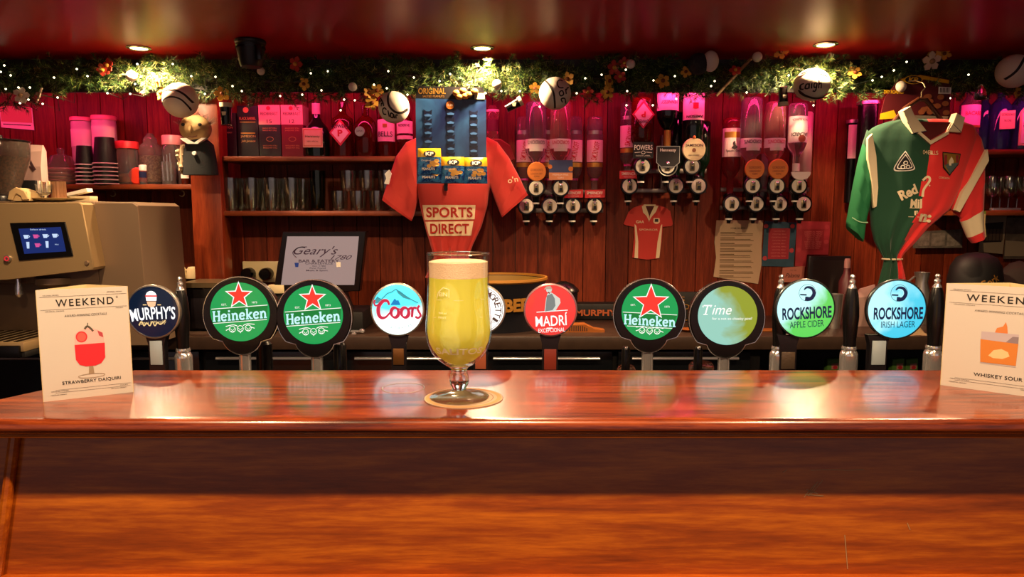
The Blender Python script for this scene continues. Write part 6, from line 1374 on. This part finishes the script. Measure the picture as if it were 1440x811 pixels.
sliotar(554, 151, 22, 'white ball handwritten An Clar hanging left of the nut card', [([(551, 130), (549, 140), (551, 152), (559, 160), (568, 160), (575, 154)], 2.8)],
        [[(535, 148), (537, 140), (542, 147)], [(537, 144.5), (541, 144.5)], [(539, 152), (539.5, 147)], [(539.4, 149), (542, 147.5), (543, 152)], [(547, 157), (544, 154.5), (541, 157), (542, 162), (546, 163)], [(549, 158), (550, 166)], [(556, 163), (553, 161.5), (552, 166), (555, 167), (556.5, 163), (557, 168)], [(559, 168), (559.5, 164), (562, 164)]])
sliotar(780.5, 131.5, 22.5, 'white ball handwritten Cor hanging right of the nut card', [([(766, 115), (772, 124), (777, 134), (779, 145), (780, 153)], 2.6)],
        [[(790, 117), (785, 116), (782, 121), (785, 127), (791, 127)], [(788, 131), (785, 134), (787, 138), (791, 136), (790, 132), (788, 131)], [(794, 128), (795, 135)], [(795, 130), (797, 126), (799, 126)], [(790, 146), (788, 142), (793, 141), (795, 147)]])
sliotar(1141.5, 119, 24.5, 'flattened white ball handwritten caigh under the right downlight', [([(1122, 106), (1131, 103), (1142, 106), (1152, 109), (1161, 107)], 2.4), ([(1119, 128), (1128, 136), (1142, 140), (1156, 137), (1165, 128)], 2)],
        [[(1123.5, 120.5), (1120.5, 122), (1121, 127), (1124, 128)], [(1129, 122), (1126, 122), (1125.5, 127), (1129, 127), (1129, 121), (1129.5, 128)], [(1132, 121), (1132.5, 128)], [(1132, 117.5), (1132.3, 118)], [(1138, 121), (1135, 122), (1135.5, 126.5), (1138, 126), (1138.5, 121), (1138, 131), (1134.5, 131)], [(1141, 117), (1141.5, 128)], [(1141.5, 123), (1144, 121), (1145, 128)]], ry=22)
sliotar(1426, 100, 23, 'white ball with one dark curved seam at the right edge', [([(1408, 113), (1415, 104), (1423, 90), (1432, 81)], 3.2)])
t = T('capped_ball', 'half white half dark net ball in the garland above the cognac optic', 'ball', 990, 88, GY-.10)
b = t.mb(); b.ball((982, 0, 90), 15, mat('net_dark', '#22262a', .8, bump=.8, bscale=200), 28); t.part('net', b); b = t.mb(); b.ball((998, -4, 87), 11.5, m_ballw, 26, rz=14.5, ry=11); t.part('cap', b)
for i, (x, y, r, ds) in enumerate(((185, 107, 7.5, 'left of the leftmost lit patch'), (367, 100, 5.5, 'under the black ceiling pot'), (496, 122, 6.2, 'above the boxed whiskeys'), (887, 90, 6.4, 'high above the middle optic rack'), (1065, 80, 7, 'high at right of the net ball'), (699, 119, 7, 'beside the lit patch over the nut card'), (1266, 122, 8, 'in front of the maroon card'))):
    t = T('small_ball', 'small white ball in the garland '+ds, 'small ball', x, y, GY-.085); b = t.mb(); b.ball((x, 0, y), r, m_ballw, 20); b.rod((x, 0, y), (x+1, r*3.2, y-1), .8, m_wire, n=5); t.solo(b, 80)
# ---- pint shaped ornaments
m_stout = mat('stout_black', '#120c0a', .2); m_head = mat('stout_head', '#d8c8a8', .6)
def orn(cx, cy, L, ang, label, upside=False):
    t = T('pint_ornament', label, 'ornament', cx, cy, GY-.09); dx, dz = cos(ang), sin(ang); k = L/2
    def at(q): return (cx+dx*q*k, 0, cy+dz*q*k)
    b = t.mb(); b.rod(at(-1), at(.62), L*.22, m_stout, L*.27, 20); t.part('stout', b); b = t.mb(); b.rod(at(.6), at(1), L*.28, m_head, L*.29, 20); t.part('foam_head', b)
    b = t.mb(); b.rod(at(-1.08), at(-.98), L*.235, glassm, n=20); b.poly([(cx-3, cy-2), (cx+3, cy-2), (cx+2, cy+3), (cx-2, cy+3)], -L*.3, -L*.2, m_head); t.part('badge', b)
    b = t.mb(); b.rod(at(.9), (cx+dx*k, 20, cy+dz*k-12), .6, m_wire, n=5); t.part('hanging_loop', b)
orn(723, 147, 24, -.5, 'tilted little stout pint ornament right of the nut card')
orn(1101, 136, 25, 1.52, 'little stout pint ornament upside down left of the caigh ball')
orn(318, 160, 30, -pi/2, 'little stout pint ornament hanging above the small whiskey box')
t = T('glass_bauble', 'small clear glass bauble hanging above the right shelf', 'ornament', 1379, 132, GY-.08); b = t.mb(); b.lathe([(0, 118), (3, 119), (7, 130), (8, 138), (5, 141), (0, 141)], glassm, cx=1379, n=22); b.rod((1379, 0, 119), (1379, 26, 106), .6, m_wire, n=5); t.solo(b, 60)
t = T('hurley_stick', 'thin bare wooden stick crossing the garland beside the net ball', 'stick', 1040, 100, GY-.06); b = t.mb(); b.rod((1008, 0, 134), (1074, 8, 64), 2.0, mat('stick_wood', '#8a6a48', .6), 2.6); t.solo(b)
t = T('ceiling_pot', 'black tapered pot hanging from the ceiling in front of the garland', 'ceiling pot', 352, 58, 2.55, z=CEIL); B = t.by
b = t.mb(); b.lathe([(0, B), (20, B), (21.5, B+2), (21, B+5), (20, B+6), (16, B+33), (14, B+37), (0, B+37)], mat('pot_black', '#141014', .45), cx=352, n=32); t.part('pot', b); b = t.mb(); b.lathe([(18.9, B+10), (20.4, B+10), (20.2, B+12), (18.9, B+12), (18.9, B+10)], black, cx=352, n=32); b.box(365, 372, -18, -13, B+9, B+30, black, 1); t.part('rim_band', b)
